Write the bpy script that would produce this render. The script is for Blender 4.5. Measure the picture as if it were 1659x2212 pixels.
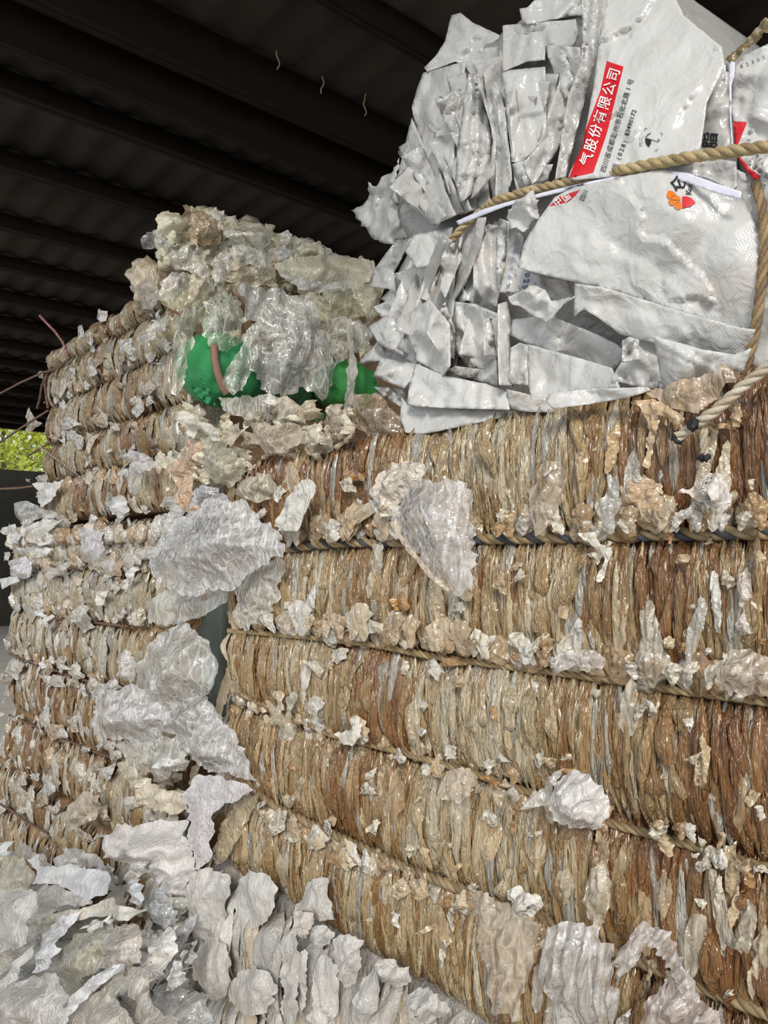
import bpy, bmesh, math, random
import numpy as np
from mathutils import Vector, Matrix
from mathutils.geometry import delaunay_2d_cdt
from mathutils.bvhtree import BVHTree

for o in list(bpy.data.objects):
    bpy.data.objects.remove(o)
SC = bpy.context.scene
COL = SC.collection

# ------------------------------------------------------------------ camera, sky, sun, exposure
IW, IH, FPX = 1659, 2212, 1660.0
EYE = 1.55
PITCH = math.atan((1205 - 1106) / FPX)
FWD = Vector((-0.7583, 0.6519, 0)).normalized()
RGT = Vector((FWD.y, -FWD.x, 0))
UPV = Vector((0, 0, 1))
CF = FWD * math.cos(PITCH) + UPV * math.sin(PITCH)
CU = UPV * math.cos(PITCH) - FWD * math.sin(PITCH)
cd = bpy.data.cameras.new('camera')
cam = bpy.data.objects.new('camera', cd)
COL.objects.link(cam)
cd.sensor_fit = 'AUTO'
cd.sensor_width = 36.0
cd.lens = FPX / IH * 36.0
cd.clip_start = 0.02
R3 = Matrix((RGT, CU, -CF)).transposed()
cam.matrix_world = Matrix.Translation((0, 0, EYE)) @ R3.to_4x4()
SC.camera = cam

W = bpy.data.worlds.new('world')
SC.world = W
W.use_nodes = True
wn = W.node_tree.nodes
bg = wn['Background']
bg.inputs['Color'].default_value = (0.86, 0.93, 1.0, 1)
bg.inputs['Strength'].default_value = 1.0
sl = bpy.data.lights.new('sun', 'SUN')
sun = bpy.data.objects.new('sun', sl)
COL.objects.link(sun)
sl.energy = 2.6
sl.angle = math.radians(16)
sl.color = (1.0, 0.95, 0.86)
SUNDIR = Vector((0.72, -0.69, 0.50)).normalized()       # hazy low sun behind the camera, under the roof's edge
sun.rotation_euler = SUNDIR.to_track_quat('Z', 'Y').to_euler()
SC.view_settings.view_transform = 'Standard'
SC.view_settings.look = 'None'
SC.view_settings.gamma = 1.0
SC.view_settings.use_curve_mapping = False
SC.view_settings.exposure = 0.0
cy = SC.cycles
cy.max_bounces = 5
cy.diffuse_bounces = 3
cy.glossy_bounces = 2
cy.transmission_bounces = 2
cy.transparent_max_bounces = 8
cy.sample_clamp_indirect = 4.0
cy.caustics_reflective = False
cy.caustics_refractive = False

# ------------------------------------------------------------------ small helpers
rng = np.random.default_rng(7)
random.seed(7)


def PX(px, py, axis='Y', val=1.0):
    """arrays of photo points -> world points where the sight lines meet the plane axis = val"""
    px = np.asarray(px, float); py = np.asarray(py, float); val = np.asarray(val, float)
    a = (px - IW / 2) / FPX; b = (IH / 2 - py) / FPX
    d = np.stack([CF[i] + a * RGT[i] + b * CU[i] for i in range(3)], -1)
    if axis == 'Y':
        t = val / d[..., 1]
    elif axis == 'X':
        t = val / d[..., 0]
    else:
        t = (val - EYE) / d[..., 2]
    p = d * t[..., None]
    p[..., 2] += EYE
    return p


def P1(px, py, axis='Y', val=1.0):
    return Vector(PX([px], [py], axis, val)[0])


def c(x0, y0, s, pts):
    return [(x0 + x * s, y0 + y * s) for x, y in pts]


def _h(ix, iy, iz, seed):
    n = (ix.astype(np.int64) * 374761393 + iy.astype(np.int64) * 668265263 + iz.astype(np.int64) * 2147483647 + seed * 1274126177) & 0xffffffff
    n = ((n ^ (n >> 13)) * 1274126177) & 0xffffffff
    n = ((n ^ (n >> 16)) * 2246822519) & 0xffffffff
    n = n ^ (n >> 15)
    return (n & 0xffffff) / float(0x7fffff) - 1.0


def vn(p, f=1.0, seed=0):
    p = np.asarray(p, float) * f
    i = np.floor(p).astype(np.int64)
    w = p - i
    w = w * w * (3 - 2 * w)
    r = 0
    for dx in (0, 1):
        wx = w[..., 0] if dx else 1 - w[..., 0]
        for dy in (0, 1):
            wy = w[..., 1] if dy else 1 - w[..., 1]
            for dz in (0, 1):
                wz = w[..., 2] if dz else 1 - w[..., 2]
                r = r + wx * wy * wz * _h(i[..., 0] + dx, i[..., 1] + dy, i[..., 2] + dz, seed)
    return r


def fbm(p, f=1.0, octv=3, seed=0):
    r = 0; a = 1.0
    for k in range(octv):
        r = r + a * vn(p, f * 2 ** k, seed + 17 * k); a *= 0.5
    return r


def rdg(p, f=1.0, octv=2, seed=0):
    r = 0; a = 1.0
    for k in range(octv):
        r = r + a * (0.55 - 2 * np.abs(vn(p, f * 2 ** k, seed + 31 * k))); a *= 0.5
    return r


def mesh(name, V, F, col=None, smooth=True, midx=None):
    """V (n,3), F (m,k) with one k for all faces"""
    V = np.asarray(V, np.float32); F = np.asarray(F, np.int32)
    me = bpy.data.meshes.new(name)
    me.vertices.add(len(V)); me.vertices.foreach_set('co', V.ravel())
    k = F.shape[1]
    me.loops.add(F.size); me.loops.foreach_set('vertex_index', F.ravel())
    me.polygons.add(len(F))
    me.polygons.foreach_set('loop_start', np.arange(0, F.size, k, dtype=np.int32))
    if midx is not None:
        me.polygons.foreach_set('material_index', np.asarray(midx, np.int32))
    me.polygons.foreach_set('use_smooth', np.full(len(F), smooth))
    me.update(calc_edges=True)
    if col is not None:
        a = me.color_attributes.new('Col', 'FLOAT_COLOR', 'POINT')
        cc = np.ones((len(V), 4), np.float32)
        col = np.asarray(col, np.float32)
        cc[:, :col.shape[-1]] = col
        a.data.foreach_set('color', cc.ravel())
    return me


def obj(name, me, mats, parent=None, kind=None):
    o = bpy.data.objects.new(name, me); COL.objects.link(o)
    for m in (mats if isinstance(mats, (list, tuple)) else [mats]):
        if m.name not in [x.name for x in me.materials]:
            me.materials.append(m)
    if parent is not None:
        o.parent = parent
        o.matrix_parent_inverse = Matrix.Translation(-WL(parent))
    if kind:
        o['kind'] = kind
    return o


_loc = {}


def WL(o):
    return _loc.get(o.name, Vector((0, 0, 0)))


def thing(name, label, cat, loc=(0, 0, 0), group=None):
    o = bpy.data.objects.new(name, None); COL.objects.link(o)
    o.location = loc; o.empty_display_size = 0.05
    _loc[o.name] = Vector(loc)
    if label: o['label'] = label
    if cat: o['category'] = cat
    if group: o['group'] = group
    return o


def tag(o, label, cat, group=None):
    o['label'] = label; o['category'] = cat
    if group: o['group'] = group
    return o


def struct(o):
    o['kind'] = 'structure'
    return o


def box(x0, x1, y0, y1, z0, z1):
    V = [(x0, y0, z0), (x1, y0, z0), (x1, y1, z0), (x0, y1, z0), (x0, y0, z1), (x1, y0, z1), (x1, y1, z1), (x0, y1, z1)]
    F = [(0, 3, 2, 1), (4, 5, 6, 7), (0, 1, 5, 4), (1, 2, 6, 5), (2, 3, 7, 6), (3, 0, 4, 7)]
    return np.array(V, float), np.array(F)


def join(parts):
    """[(V,F,col)] -> one V,F,col"""
    Vs, Fs, Cs, n = [], [], [], 0
    for p in parts:
        Vs.append(p[0]); Fs.append(np.asarray(p[1]) + n); n += len(p[0])
        if len(p) > 2: Cs.append(np.broadcast_to(p[2], (len(p[0]), np.shape(p[2])[-1])))
    return np.concatenate(Vs), np.concatenate(Fs), (np.concatenate(Cs) if Cs else None)


# ------------------------------------------------------------------ materials
def newmat(name):
    m = bpy.data.materials.new(name); m.use_nodes = True
    nt = m.node_tree; nt.nodes.clear()
    return m, nt, nt.nodes, nt.links


def nd(nt, t, **kw):
    n = nt.nodes.new(t)
    for k, v in kw.items():
        if k.startswith('i_'):
            n.inputs[k[2:].replace('_', ' ')].default_value = v
        else:
            setattr(n, k, v)
    return n


def math_n(nt, op, a, b=None):
    n = nt.nodes.new('ShaderNodeMath'); n.operation = op
    for i, v in enumerate((a, b)):
        if v is None: continue
        if isinstance(v, (int, float)): n.inputs[i].default_value = v
        else: nt.links.new(v, n.inputs[i])
    return n.outputs[0]


def film_mat(name, rough=0.3, scale=60, stretch=(1, 1, 1), bump=0.5, dist=0.004, fine=3.5, see=False, transl=0.0, spec=0.5, stain=0.25, coat=0.0, facet=False):
    m, nt, N, L = newmat(name)
    out = nd(nt, 'ShaderNodeOutputMaterial')
    pr = nd(nt, 'ShaderNodeBsdfPrincipled')
    at = nd(nt, 'ShaderNodeAttribute', attribute_name='Col')
    tc = nd(nt, 'ShaderNodeTexCoord')
    mp = nd(nt, 'ShaderNodeMapping'); mp.inputs['Scale'].default_value = stretch
    L.new(tc.outputs['Object'], mp.inputs['Vector'])
    def ridge(sc_, det, dis):
        q = nd(nt, 'ShaderNodeTexNoise'); q.inputs['Scale'].default_value = sc_; q.inputs['Detail'].default_value = det; q.inputs['Distortion'].default_value = dis
        L.new(mp.outputs[0], q.inputs['Vector'])
        return math_n(nt, 'SUBTRACT', 1.0, math_n(nt, 'MULTIPLY', math_n(nt, 'ABSOLUTE', math_n(nt, 'SUBTRACT', q.outputs['Fac'], 0.5)), 4.0))
    if facet:
        wq = nd(nt, 'ShaderNodeTexNoise'); wq.inputs['Scale'].default_value = scale * .5; wq.inputs['Detail'].default_value = 1
        L.new(mp.outputs[0], wq.inputs['Vector'])
        va = nd(nt, 'ShaderNodeVectorMath', operation='MULTIPLY_ADD'); L.new(wq.outputs['Color'], va.inputs[0]); va.inputs[1].default_value = (.55 / scale,) * 3; L.new(mp.outputs[0], va.inputs[2])
        def vor(sc_):
            q = nd(nt, 'ShaderNodeTexVoronoi'); q.inputs['Scale'].default_value = sc_; L.new(va.outputs[0], q.inputs['Vector'])
            return q.outputs['Distance']
        r1 = math_n(nt, 'MULTIPLY', vor(scale), 1.3); r2 = math_n(nt, 'MULTIPLY', vor(scale * fine), 1.3)
        if facet == 'crease':        # smooth panes meeting in thin sharp creases
            def edge(sc_, k_):
                q = nd(nt, 'ShaderNodeTexVoronoi', feature='DISTANCE_TO_EDGE'); q.inputs['Scale'].default_value = sc_; L.new(va.outputs[0], q.inputs['Vector'])
                return math_n(nt, 'MINIMUM', math_n(nt, 'MULTIPLY', q.outputs['Distance'], k_), 1.0)
            e1 = edge(scale, 7.0); e2 = edge(scale * fine, 5.0)
            cr = math_n(nt, 'ADD', math_n(nt, 'MULTIPLY', math_n(nt, 'SUBTRACT', 1.0, e1), 0.65), math_n(nt, 'MULTIPLY', math_n(nt, 'SUBTRACT', 1.0, e2), 0.35))
            r1 = math_n(nt, 'ADD', math_n(nt, 'MULTIPLY', r1, 0.55), math_n(nt, 'MULTIPLY', e1, 0.35)); r2 = math_n(nt, 'ADD', math_n(nt, 'MULTIPLY', r2, 0.25), math_n(nt, 'MULTIPLY', e2, 0.3))
    else:
        r1 = ridge(scale, 2, 0.8); r2 = ridge(scale * fine, 1, 0.6)
    h = math_n(nt, 'ADD', r1, math_n(nt, 'MULTIPLY', r2, 0.45))
    bp = nd(nt, 'ShaderNodeBump'); bp.inputs['Strength'].default_value = bump; bp.inputs['Distance'].default_value = dist
    L.new(h, bp.inputs['Height']); L.new(bp.outputs[0], pr.inputs['Normal'])
    # soft dirt staining of the film itself
    n3 = nd(nt, 'ShaderNodeTexNoise'); n3.inputs['Scale'].default_value = scale * 0.35; n3.inputs['Detail'].default_value = 5
    L.new(mp.outputs[0], n3.inputs['Vector'])
    rp = nd(nt, 'ShaderNodeMapRange'); rp.inputs['From Min'].default_value = 0.35; rp.inputs['From Max'].default_value = 0.75
    rp.inputs['To Min'].default_value = 0; rp.inputs['To Max'].default_value = stain
    L.new(n3.outputs['Fac'], rp.inputs['Value'])
    mx = nd(nt, 'ShaderNodeMix', data_type='RGBA', blend_type='MULTIPLY')
    L.new(rp.outputs[0], mx.inputs[0]); L.new(at.outputs['Color'], mx.inputs[6]); mx.inputs[7].default_value = (0.75, 0.55, 0.36, 1)
    L.new(mx.outputs[2], pr.inputs['Base Color'])
    pr.inputs['Roughness'].default_value = rough
    pr.inputs['Specular IOR Level'].default_value = spec
    pr.inputs['Coat Weight'].default_value = coat
    pr.inputs['Coat Roughness'].default_value = 0.1
    sh = pr.outputs[0]
    if transl:
        tl = nd(nt, 'ShaderNodeBsdfTranslucent'); L.new(mx.outputs[2], tl.inputs['Color']); L.new(bp.outputs[0], tl.inputs['Normal'])
        ms = nd(nt, 'ShaderNodeMixShader'); ms.inputs[0].default_value = transl
        L.new(sh, ms.inputs[1]); L.new(tl.outputs[0], ms.inputs[2]); sh = ms.outputs[0]
    if see:
        tr = nd(nt, 'ShaderNodeBsdfTransparent')
        ms = nd(nt, 'ShaderNodeMixShader')
        # creases of clear film are whiter than its flat panes
        op = math_n(nt, 'ADD', math_n(nt, 'MULTIPLY', at.outputs['Alpha'], 0.5), math_n(nt, 'MULTIPLY', cr if facet == 'crease' else r1, 0.55))
        cl = nd(nt, 'ShaderNodeClamp'); cl.inputs['Min'].default_value = 0.12; cl.inputs['Max'].default_value = 1.0
        L.new(op, cl.inputs['Value'])
        L.new(cl.outputs[0], ms.inputs[0]); L.new(tr.outputs[0], ms.inputs[1]); L.new(sh, ms.inputs[2]); sh = ms.outputs[0]
    if see or facet:
        lw = nd(nt, 'ShaderNodeLayerWeight'); lw.inputs['Blend'].default_value = 0.5; L.new(bp.outputs[0], lw.inputs['Normal'])
        fo = math_n(nt, 'ADD', math_n(nt, 'MULTIPLY', math_n(nt, 'POWER', lw.outputs['Facing'], 4.0), 0.35), 0.05 if see else 0.02)
        gl = nd(nt, 'ShaderNodeBsdfGlossy'); gl.inputs['Roughness'].default_value = rough; L.new(bp.outputs[0], gl.inputs['Normal'])
        ms = nd(nt, 'ShaderNodeMixShader'); L.new(fo, ms.inputs[0]); L.new(sh, ms.inputs[1]); L.new(gl.outputs[0], ms.inputs[2]); sh = ms.outputs[0]
    L.new(sh, out.inputs['Surface'])
    return m


def plain_mat(name, col, rough=0.6, bump=0.0, scale=40, var=0.2, stretch=(1, 1, 1), attr=False, spec=0.4, metallic=0.0):
    m, nt, N, L = newmat(name)
    out = nd(nt, 'ShaderNodeOutputMaterial'); pr = nd(nt, 'ShaderNodeBsdfPrincipled')
    tc = nd(nt, 'ShaderNodeTexCoord'); mp = nd(nt, 'ShaderNodeMapping'); mp.inputs['Scale'].default_value = stretch
    L.new(tc.outputs['Object'], mp.inputs['Vector'])
    n1 = nd(nt, 'ShaderNodeTexNoise'); n1.inputs['Scale'].default_value = scale; n1.inputs['Detail'].default_value = 6
    L.new(mp.outputs[0], n1.inputs['Vector'])
    mx = nd(nt, 'ShaderNodeMix', data_type='RGBA')
    L.new(n1.outputs['Fac'], mx.inputs[0])
    a = [max(0, x * (1 - var)) for x in col]; b = [min(1, x * (1 + var)) for x in col]
    mx.inputs[6].default_value = (*a, 1); mx.inputs[7].default_value = (*b, 1)
    src = mx.outputs[2]
    if attr:
        at = nd(nt, 'ShaderNodeAttribute', attribute_name='Col')
        m2 = nd(nt, 'ShaderNodeMix', data_type='RGBA', blend_type='MULTIPLY'); m2.inputs[0].default_value = 1
        L.new(src, m2.inputs[6]); L.new(at.outputs['Color'], m2.inputs[7]); src = m2.outputs[2]
    L.new(src, pr.inputs['Base Color'])
    pr.inputs['Roughness'].default_value = rough; pr.inputs['Specular IOR Level'].default_value = spec
    pr.inputs['Metallic'].default_value = metallic
    if bump:
        bp = nd(nt, 'ShaderNodeBump'); bp.inputs['Strength'].default_value = bump; bp.inputs['Distance'].default_value = 0.004
        L.new(n1.outputs['Fac'], bp.inputs['Height']); L.new(bp.outputs[0], pr.inputs['Normal'])
    L.new(pr.outputs[0], out.inputs['Surface'])
    return m


def bag_mat():
    """white coated woven plastic: fine crinkles, embossed dots in patches, grey smudges"""
    m, nt, N, L = newmat('white_bag')
    out = nd(nt, 'ShaderNodeOutputMaterial'); pr = nd(nt, 'ShaderNodeBsdfPrincipled')
    at = nd(nt, 'ShaderNodeAttribute', attribute_name='Col')
    tc = nd(nt, 'ShaderNodeTexCoord')
    n1 = nd(nt, 'ShaderNodeTexNoise', noise_type='RIDGED_MULTIFRACTAL', normalize=True); n1.inputs['Scale'].default_value = 14
    def ridge(sc_, det, dis):
        q = nd(nt, 'ShaderNodeTexNoise'); q.inputs['Scale'].default_value = sc_; q.inputs['Detail'].default_value = det; q.inputs['Distortion'].default_value = dis
        L.new(tc.outputs['Object'], q.inputs['Vector'])
        return math_n(nt, 'SUBTRACT', 1.0, math_n(nt, 'MULTIPLY', math_n(nt, 'ABSOLUTE', math_n(nt, 'SUBTRACT', q.outputs['Fac'], 0.5)), 4.0))
    hb = math_n(nt, 'ADD', ridge(13, 2, 0.9), math_n(nt, 'MULTIPLY', ridge(48, 1, 0.8), 0.3))
    mp = nd(nt, 'ShaderNodeMapping'); mp.inputs['Rotation'].default_value = (0, math.radians(-25), 0)
    L.new(tc.outputs['Object'], mp.inputs['Vector'])
    sx = nd(nt, 'ShaderNodeSeparateXYZ'); L.new(mp.outputs[0], sx.inputs[0])
    fr = 2 * math.pi / 0.0042
    w = math_n(nt, 'MULTIPLY', math_n(nt, 'SINE', math_n(nt, 'MULTIPLY', sx.outputs[0], fr)), math_n(nt, 'SINE', math_n(nt, 'MULTIPLY', sx.outputs[2], fr)))
    pn = nd(nt, 'ShaderNodeTexNoise'); pn.inputs['Scale'].default_value = 5; L.new(tc.outputs['Object'], pn.inputs['Vector'])
    pm = nd(nt, 'ShaderNodeMapRange'); pm.inputs['From Min'].default_value = 0.45; pm.inputs['From Max'].default_value = 0.6
    L.new(pn.outputs['Fac'], pm.inputs['Value'])
    b1 = nd(nt, 'ShaderNodeBump'); b1.inputs['Strength'].default_value = 0.4; b1.inputs['Distance'].default_value = 0.006
    L.new(hb, b1.inputs['Height'])
    b2 = nd(nt, 'ShaderNodeBump'); b2.inputs['Strength'].default_value = 0.25; b2.inputs['Distance'].default_value = 0.0008
    L.new(math_n(nt, 'MULTIPLY', w, pm.outputs[0]), b2.inputs['Height']); L.new(b1.outputs[0], b2.inputs['Normal'])
    L.new(b2.outputs[0], pr.inputs['Normal'])
    d = nd(nt, 'ShaderNodeTexNoise'); d.inputs['Scale'].default_value = 11; d.inputs['Detail'].default_value = 8; d.inputs['Roughness'].default_value = 0.7
    L.new(tc.outputs['Object'], d.inputs['Vector'])
    dm = nd(nt, 'ShaderNodeMapRange'); dm.inputs['From Min'].default_value = 0.56; dm.inputs['From Max'].default_value = 0.8; dm.inputs['To Max'].default_value = 0.5
    L.new(d.outputs['Fac'], dm.inputs['Value'])
    mx = nd(nt, 'ShaderNodeMix', data_type='RGBA', blend_type='MULTIPLY')
    L.new(dm.outputs[0], mx.inputs[0]); L.new(at.outputs['Color'], mx.inputs[6]); mx.inputs[7].default_value = (0.6, 0.56, 0.5, 1)
    L.new(mx.outputs[2], pr.inputs['Base Color'])
    pr.inputs['Roughness'].default_value = 0.2; pr.inputs['Specular IOR Level'].default_value = 0.8
    tl = nd(nt, 'ShaderNodeBsdfTranslucent'); L.new(mx.outputs[2], tl.inputs['Color'])
    ms = nd(nt, 'ShaderNodeMixShader'); ms.inputs[0].default_value = 0.12
    L.new(pr.outputs[0], ms.inputs[1]); L.new(tl.outputs[0], ms.inputs[2])
    L.new(ms.outputs[0], out.inputs['Surface'])
    return m


def sack_mat():
    m, nt, N, L = newmat('green_woven')
    out = nd(nt, 'ShaderNodeOutputMaterial'); pr = nd(nt, 'ShaderNodeBsdfPrincipled')
    at = nd(nt, 'ShaderNodeAttribute', attribute_name='Col')
    tc = nd(nt, 'ShaderNodeTexCoord'); sx = nd(nt, 'ShaderNodeSeparateXYZ'); L.new(tc.outputs['Object'], sx.inputs[0])
    fr = 2 * math.pi / 0.007
    wa = math_n(nt, 'SINE', math_n(nt, 'MULTIPLY', sx.outputs[2], fr)); wb = math_n(nt, 'SINE', math_n(nt, 'MULTIPLY', sx.outputs[1], fr))
    hh = math_n(nt, 'MULTIPLY', wa, wb)
    bp = nd(nt, 'ShaderNodeBump'); bp.inputs['Strength'].default_value = 0.5; bp.inputs['Distance'].default_value = 0.003
    L.new(hh, bp.inputs['Height']); L.new(bp.outputs[0], pr.inputs['Normal'])
    L.new(at.outputs['Color'], pr.inputs['Base Color']); pr.inputs['Roughness'].default_value = 0.4
    L.new(pr.outputs[0], out.inputs['Surface'])
    return m


M_FOLD = film_mat('compressed_film', rough=0.26, scale=95, stretch=(1, 1, 0.13), bump=0.9, dist=0.005, fine=2.6, stain=0.4, spec=0.8, coat=0.4, transl=0.1)
M_PUFF = film_mat('crinkled_film', rough=0.2, scale=42, bump=0.9, dist=0.008, fine=2.4, facet=True, stain=0.3, transl=0.15, spec=1.0, coat=0.6)
M_CLEAR = film_mat('clear_film', rough=0.13, scale=24, stretch=(1.5, 1.5, .5), bump=0.9, dist=0.007, fine=2.7, facet='crease', see=True, transl=0.12, spec=1.0, stain=0.12, coat=0.6)
M_MILKY = film_mat('milky_film', rough=0.22, scale=26, stretch=(1.5, 1.5, .55), bump=0.85, dist=0.0065, fine=2.7, facet='crease', transl=0.22, spec=0.9, stain=0.18, coat=0.4)
M_FOAM = film_mat('foam_sheet', rough=0.36, scale=70, stretch=(1.3, 1.3, .6), bump=0.6, dist=0.004, fine=3.5, facet=True, transl=0.1, spec=0.6, stain=0.2)
M_CORE = film_mat('bale_core', rough=0.5, scale=60, stretch=(1, 1, 0.2), bump=0.6, dist=0.006, stain=0.4, spec=0.3)
M_BAG = bag_mat()
M_SACK = sack_mat()
M_ROPE = plain_mat('twisted_rope', (1, 1, 1), rough=0.5, bump=0.5, scale=300, var=0.35, attr=True)
M_RED = plain_mat('red_print', (0.62, 0.02, 0.03), rough=0.3, scale=200, var=0.08)
M_ORANGE = plain_mat('orange_print', (0.75, 0.19, 0.015), rough=0.3, scale=200, var=0.06)
M_BLACK = plain_mat('black_print', (0.02, 0.02, 0.024), rough=0.4, scale=200, var=0.3)
M_BLUE = plain_mat('blue_print', (0.05, 0.06, 0.28), rough=0.4, scale=200, var=0.3)
M_PALEBLUE = plain_mat('faded_blue_print', (0.3, 0.36, 0.55), rough=0.4, scale=200, var=0.3)
M_WHITE = plain_mat('white_print', (0.85, 0.85, 0.85), rough=0.3, scale=200, var=0.05)
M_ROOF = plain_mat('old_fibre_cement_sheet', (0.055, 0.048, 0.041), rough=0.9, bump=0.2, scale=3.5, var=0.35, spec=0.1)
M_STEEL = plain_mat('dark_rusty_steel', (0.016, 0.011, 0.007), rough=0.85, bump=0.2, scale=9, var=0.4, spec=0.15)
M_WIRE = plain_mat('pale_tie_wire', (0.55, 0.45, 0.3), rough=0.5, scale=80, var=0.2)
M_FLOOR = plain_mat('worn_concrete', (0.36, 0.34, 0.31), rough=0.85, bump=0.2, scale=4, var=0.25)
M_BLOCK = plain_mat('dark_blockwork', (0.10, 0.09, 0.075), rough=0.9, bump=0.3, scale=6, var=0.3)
M_LEAF = plain_mat('sunlit_leaves', (0.42, 0.47, 0.05), rough=0.5, scale=3, var=0.45)
M_BARK = plain_mat('bark', (0.12, 0.09, 0.06), rough=0.9, scale=20, var=0.3)
M_STRAP = plain_mat('brown_strap', (0.28, 0.16, 0.11), rough=0.6, bump=0.5, scale=200, var=0.4)
M_TAPE = plain_mat('white_strap', (0.74, 0.74, 0.86), rough=0.3, bump=0.1, scale=90, var=0.06)

# ------------------------------------------------------------------ shed: floor, walls, roof
RZ = 4.5
floor = struct(obj('floor', mesh('floor', *box(-45, 16, -16, 30, -0.2, 0)), M_FLOOR))
struct(obj('sky_block_wall', mesh('sky_block_wall', *box(-19.3, 4, 12.8, 13.1, 0, RZ + .2)), M_BLOCK))  # unseen back wall, added to block sky light from behind
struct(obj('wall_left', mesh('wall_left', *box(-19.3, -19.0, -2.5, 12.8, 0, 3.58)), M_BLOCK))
ceiling = thing('ceiling', None, None, (-8, 5, RZ)); struct(ceiling)
nw, wl, wam = 4, 0.26, 0.020
yy = np.linspace(0, nw * wl + 0.05, 37)
zz = wam * np.cos(2 * math.pi * yy / wl)
xs = np.array([0, 4.2])
V = np.array([(x, y, z + 0.012 * (x > 1)) for x in xs for y, z in zip(yy, zz)] + [(x, y, z + 0.008 + 0.012 * (x > 1)) for x in xs for y, z in zip(yy, zz)])
n = len(yy)
F = [(i, i + 1, n + i + 1, n + i) for i in range(n - 1)] + [(2 * n + i, 3 * n + i, 3 * n + i + 1, 2 * n + i + 1) for i in range(n - 1)]
F += [(i, 2 * n + i, 2 * n + i + 1, i + 1) for i in range(n - 1)] + [(n + i, n + i + 1, 3 * n + i + 1, 3 * n + i) for i in range(n - 1)]
sheet_me = mesh('roof_sheet', V, np.array(F))
for ix in range(5):
    for iy in range(14):
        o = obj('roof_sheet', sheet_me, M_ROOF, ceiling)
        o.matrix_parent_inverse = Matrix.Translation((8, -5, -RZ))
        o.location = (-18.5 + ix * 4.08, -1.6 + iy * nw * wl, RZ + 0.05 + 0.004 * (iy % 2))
# C-shaped purlins across the corrugations, one deeper truss chord
def channel(x, w, h, z1):
    a = box(x, x + w, -1.6, 12.9, z1 - h, z1)
    b = box(x - 0.05, x + 0.003, -1.6, 12.9, z1 - 0.012, z1)
    d = box(x - 0.05, x + 0.003, -1.6, 12.9, z1 - h, z1 - h + 0.012)
    V, F, _ = join([a, b, d]); return V, F
for k, x in enumerate([-18.2, -17.2, -16.2, -15.2, -14.2, -13.2, -12.2, -11.2, -10.15, -9.15, -8.1, -7.1, -5.98, -4.98, -3.05, -2.03, -1.0, 0.05, 1.1]):
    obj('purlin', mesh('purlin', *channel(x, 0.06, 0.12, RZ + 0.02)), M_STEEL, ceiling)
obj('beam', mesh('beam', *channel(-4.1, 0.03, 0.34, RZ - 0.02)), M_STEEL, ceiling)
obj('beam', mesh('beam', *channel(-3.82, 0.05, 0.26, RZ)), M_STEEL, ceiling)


def tube(path, rad, sides=6, cap=True):
    path = np.asarray(path, float); m = len(path)
    rad = np.broadcast_to(rad, (m,))
    T = np.gradient(path, axis=0); T /= np.linalg.norm(T, axis=1)[:, None] + 1e-9
    up = np.array([0.13, 0.21, 1.0])
    if abs(T[:, 2]).mean() > 0.8: up = np.array([0.3, 1.0, 0.1])
    A = np.cross(T, up); A /= np.linalg.norm(A, axis=1)[:, None] + 1e-9
    B = np.cross(T, A)
    th = np.linspace(0, 2 * math.pi, sides, endpoint=False)
    V = (path[:, None] + rad[:, None, None] * (np.cos(th)[None, :, None] * A[:, None] + np.sin(th)[None, :, None] * B[:, None])).reshape(-1, 3)
    F = []
    for i in range(m - 1):
        for j in range(sides):
            F.append((i * sides + j, i * sides + (j + 1) % sides, (i + 1) * sides + (j + 1) % sides, (i + 1) * sides + j))
    return V, np.array(F)


for (x, y0, y1, k) in [(408, 60, 98, 0), (384, 0, 12, 0), (517, 122, 146, 0), (600, 106, 151, 1), (608, 166, 205, 0), (696, 158, 203, 1), (788, 215, 250, 1), (754, 249, 276, 0)]:
    xv = -4.045 if k == 0 else -3.75
    a = P1(x, y0, 'X', xv); b = P1(x, y1, 'X', xv)
    tt = np.linspace(0, 1, 9)[:, None]
    pth = np.array(a) * (1 - tt) + np.array(b) * tt
    pth[:, 1] += 0.012 * np.sin(tt[:, 0] * 7 + x); pth[0, 2] += 0.05
    obj('tie_wire', mesh('tie_wire', *tube(pth, 0.005, 5)), M_WIRE, ceiling)

# ------------------------------------------------------------------ film generators
def inside(poly, pts):
    x, y = pts[:, 0], pts[:, 1]; r = np.zeros(len(pts), bool)
    n = len(poly); j = n - 1
    for i in range(n):
        xi, yi = poly[i]; xj, yj = poly[j]
        if yi != yj:
            r ^= ((yi > y) != (yj > y)) & (x < (xj - xi) * (y - yi) / (yj - yi) + xi)
        j = i
    return r


def bdist(poly, pts):
    d = np.full(len(pts), 1e9)
    n = len(poly)
    for i in range(n):
        a = poly[i]; b = poly[(i + 1) % n]; ab = b - a
        t = np.clip(((pts - a) @ ab) / (ab @ ab + 1e-9), 0, 1)
        d = np.minimum(d, np.linalg.norm(pts - (a + t[:, None] * ab), axis=1))
    return d


def smooth_poly(poly):
    p = np.asarray(poly, float); q = np.roll(p, -1, 0)
    return np.stack([p * .75 + q * .25, p * .25 + q * .75], 1).reshape(-1, 2)


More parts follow.
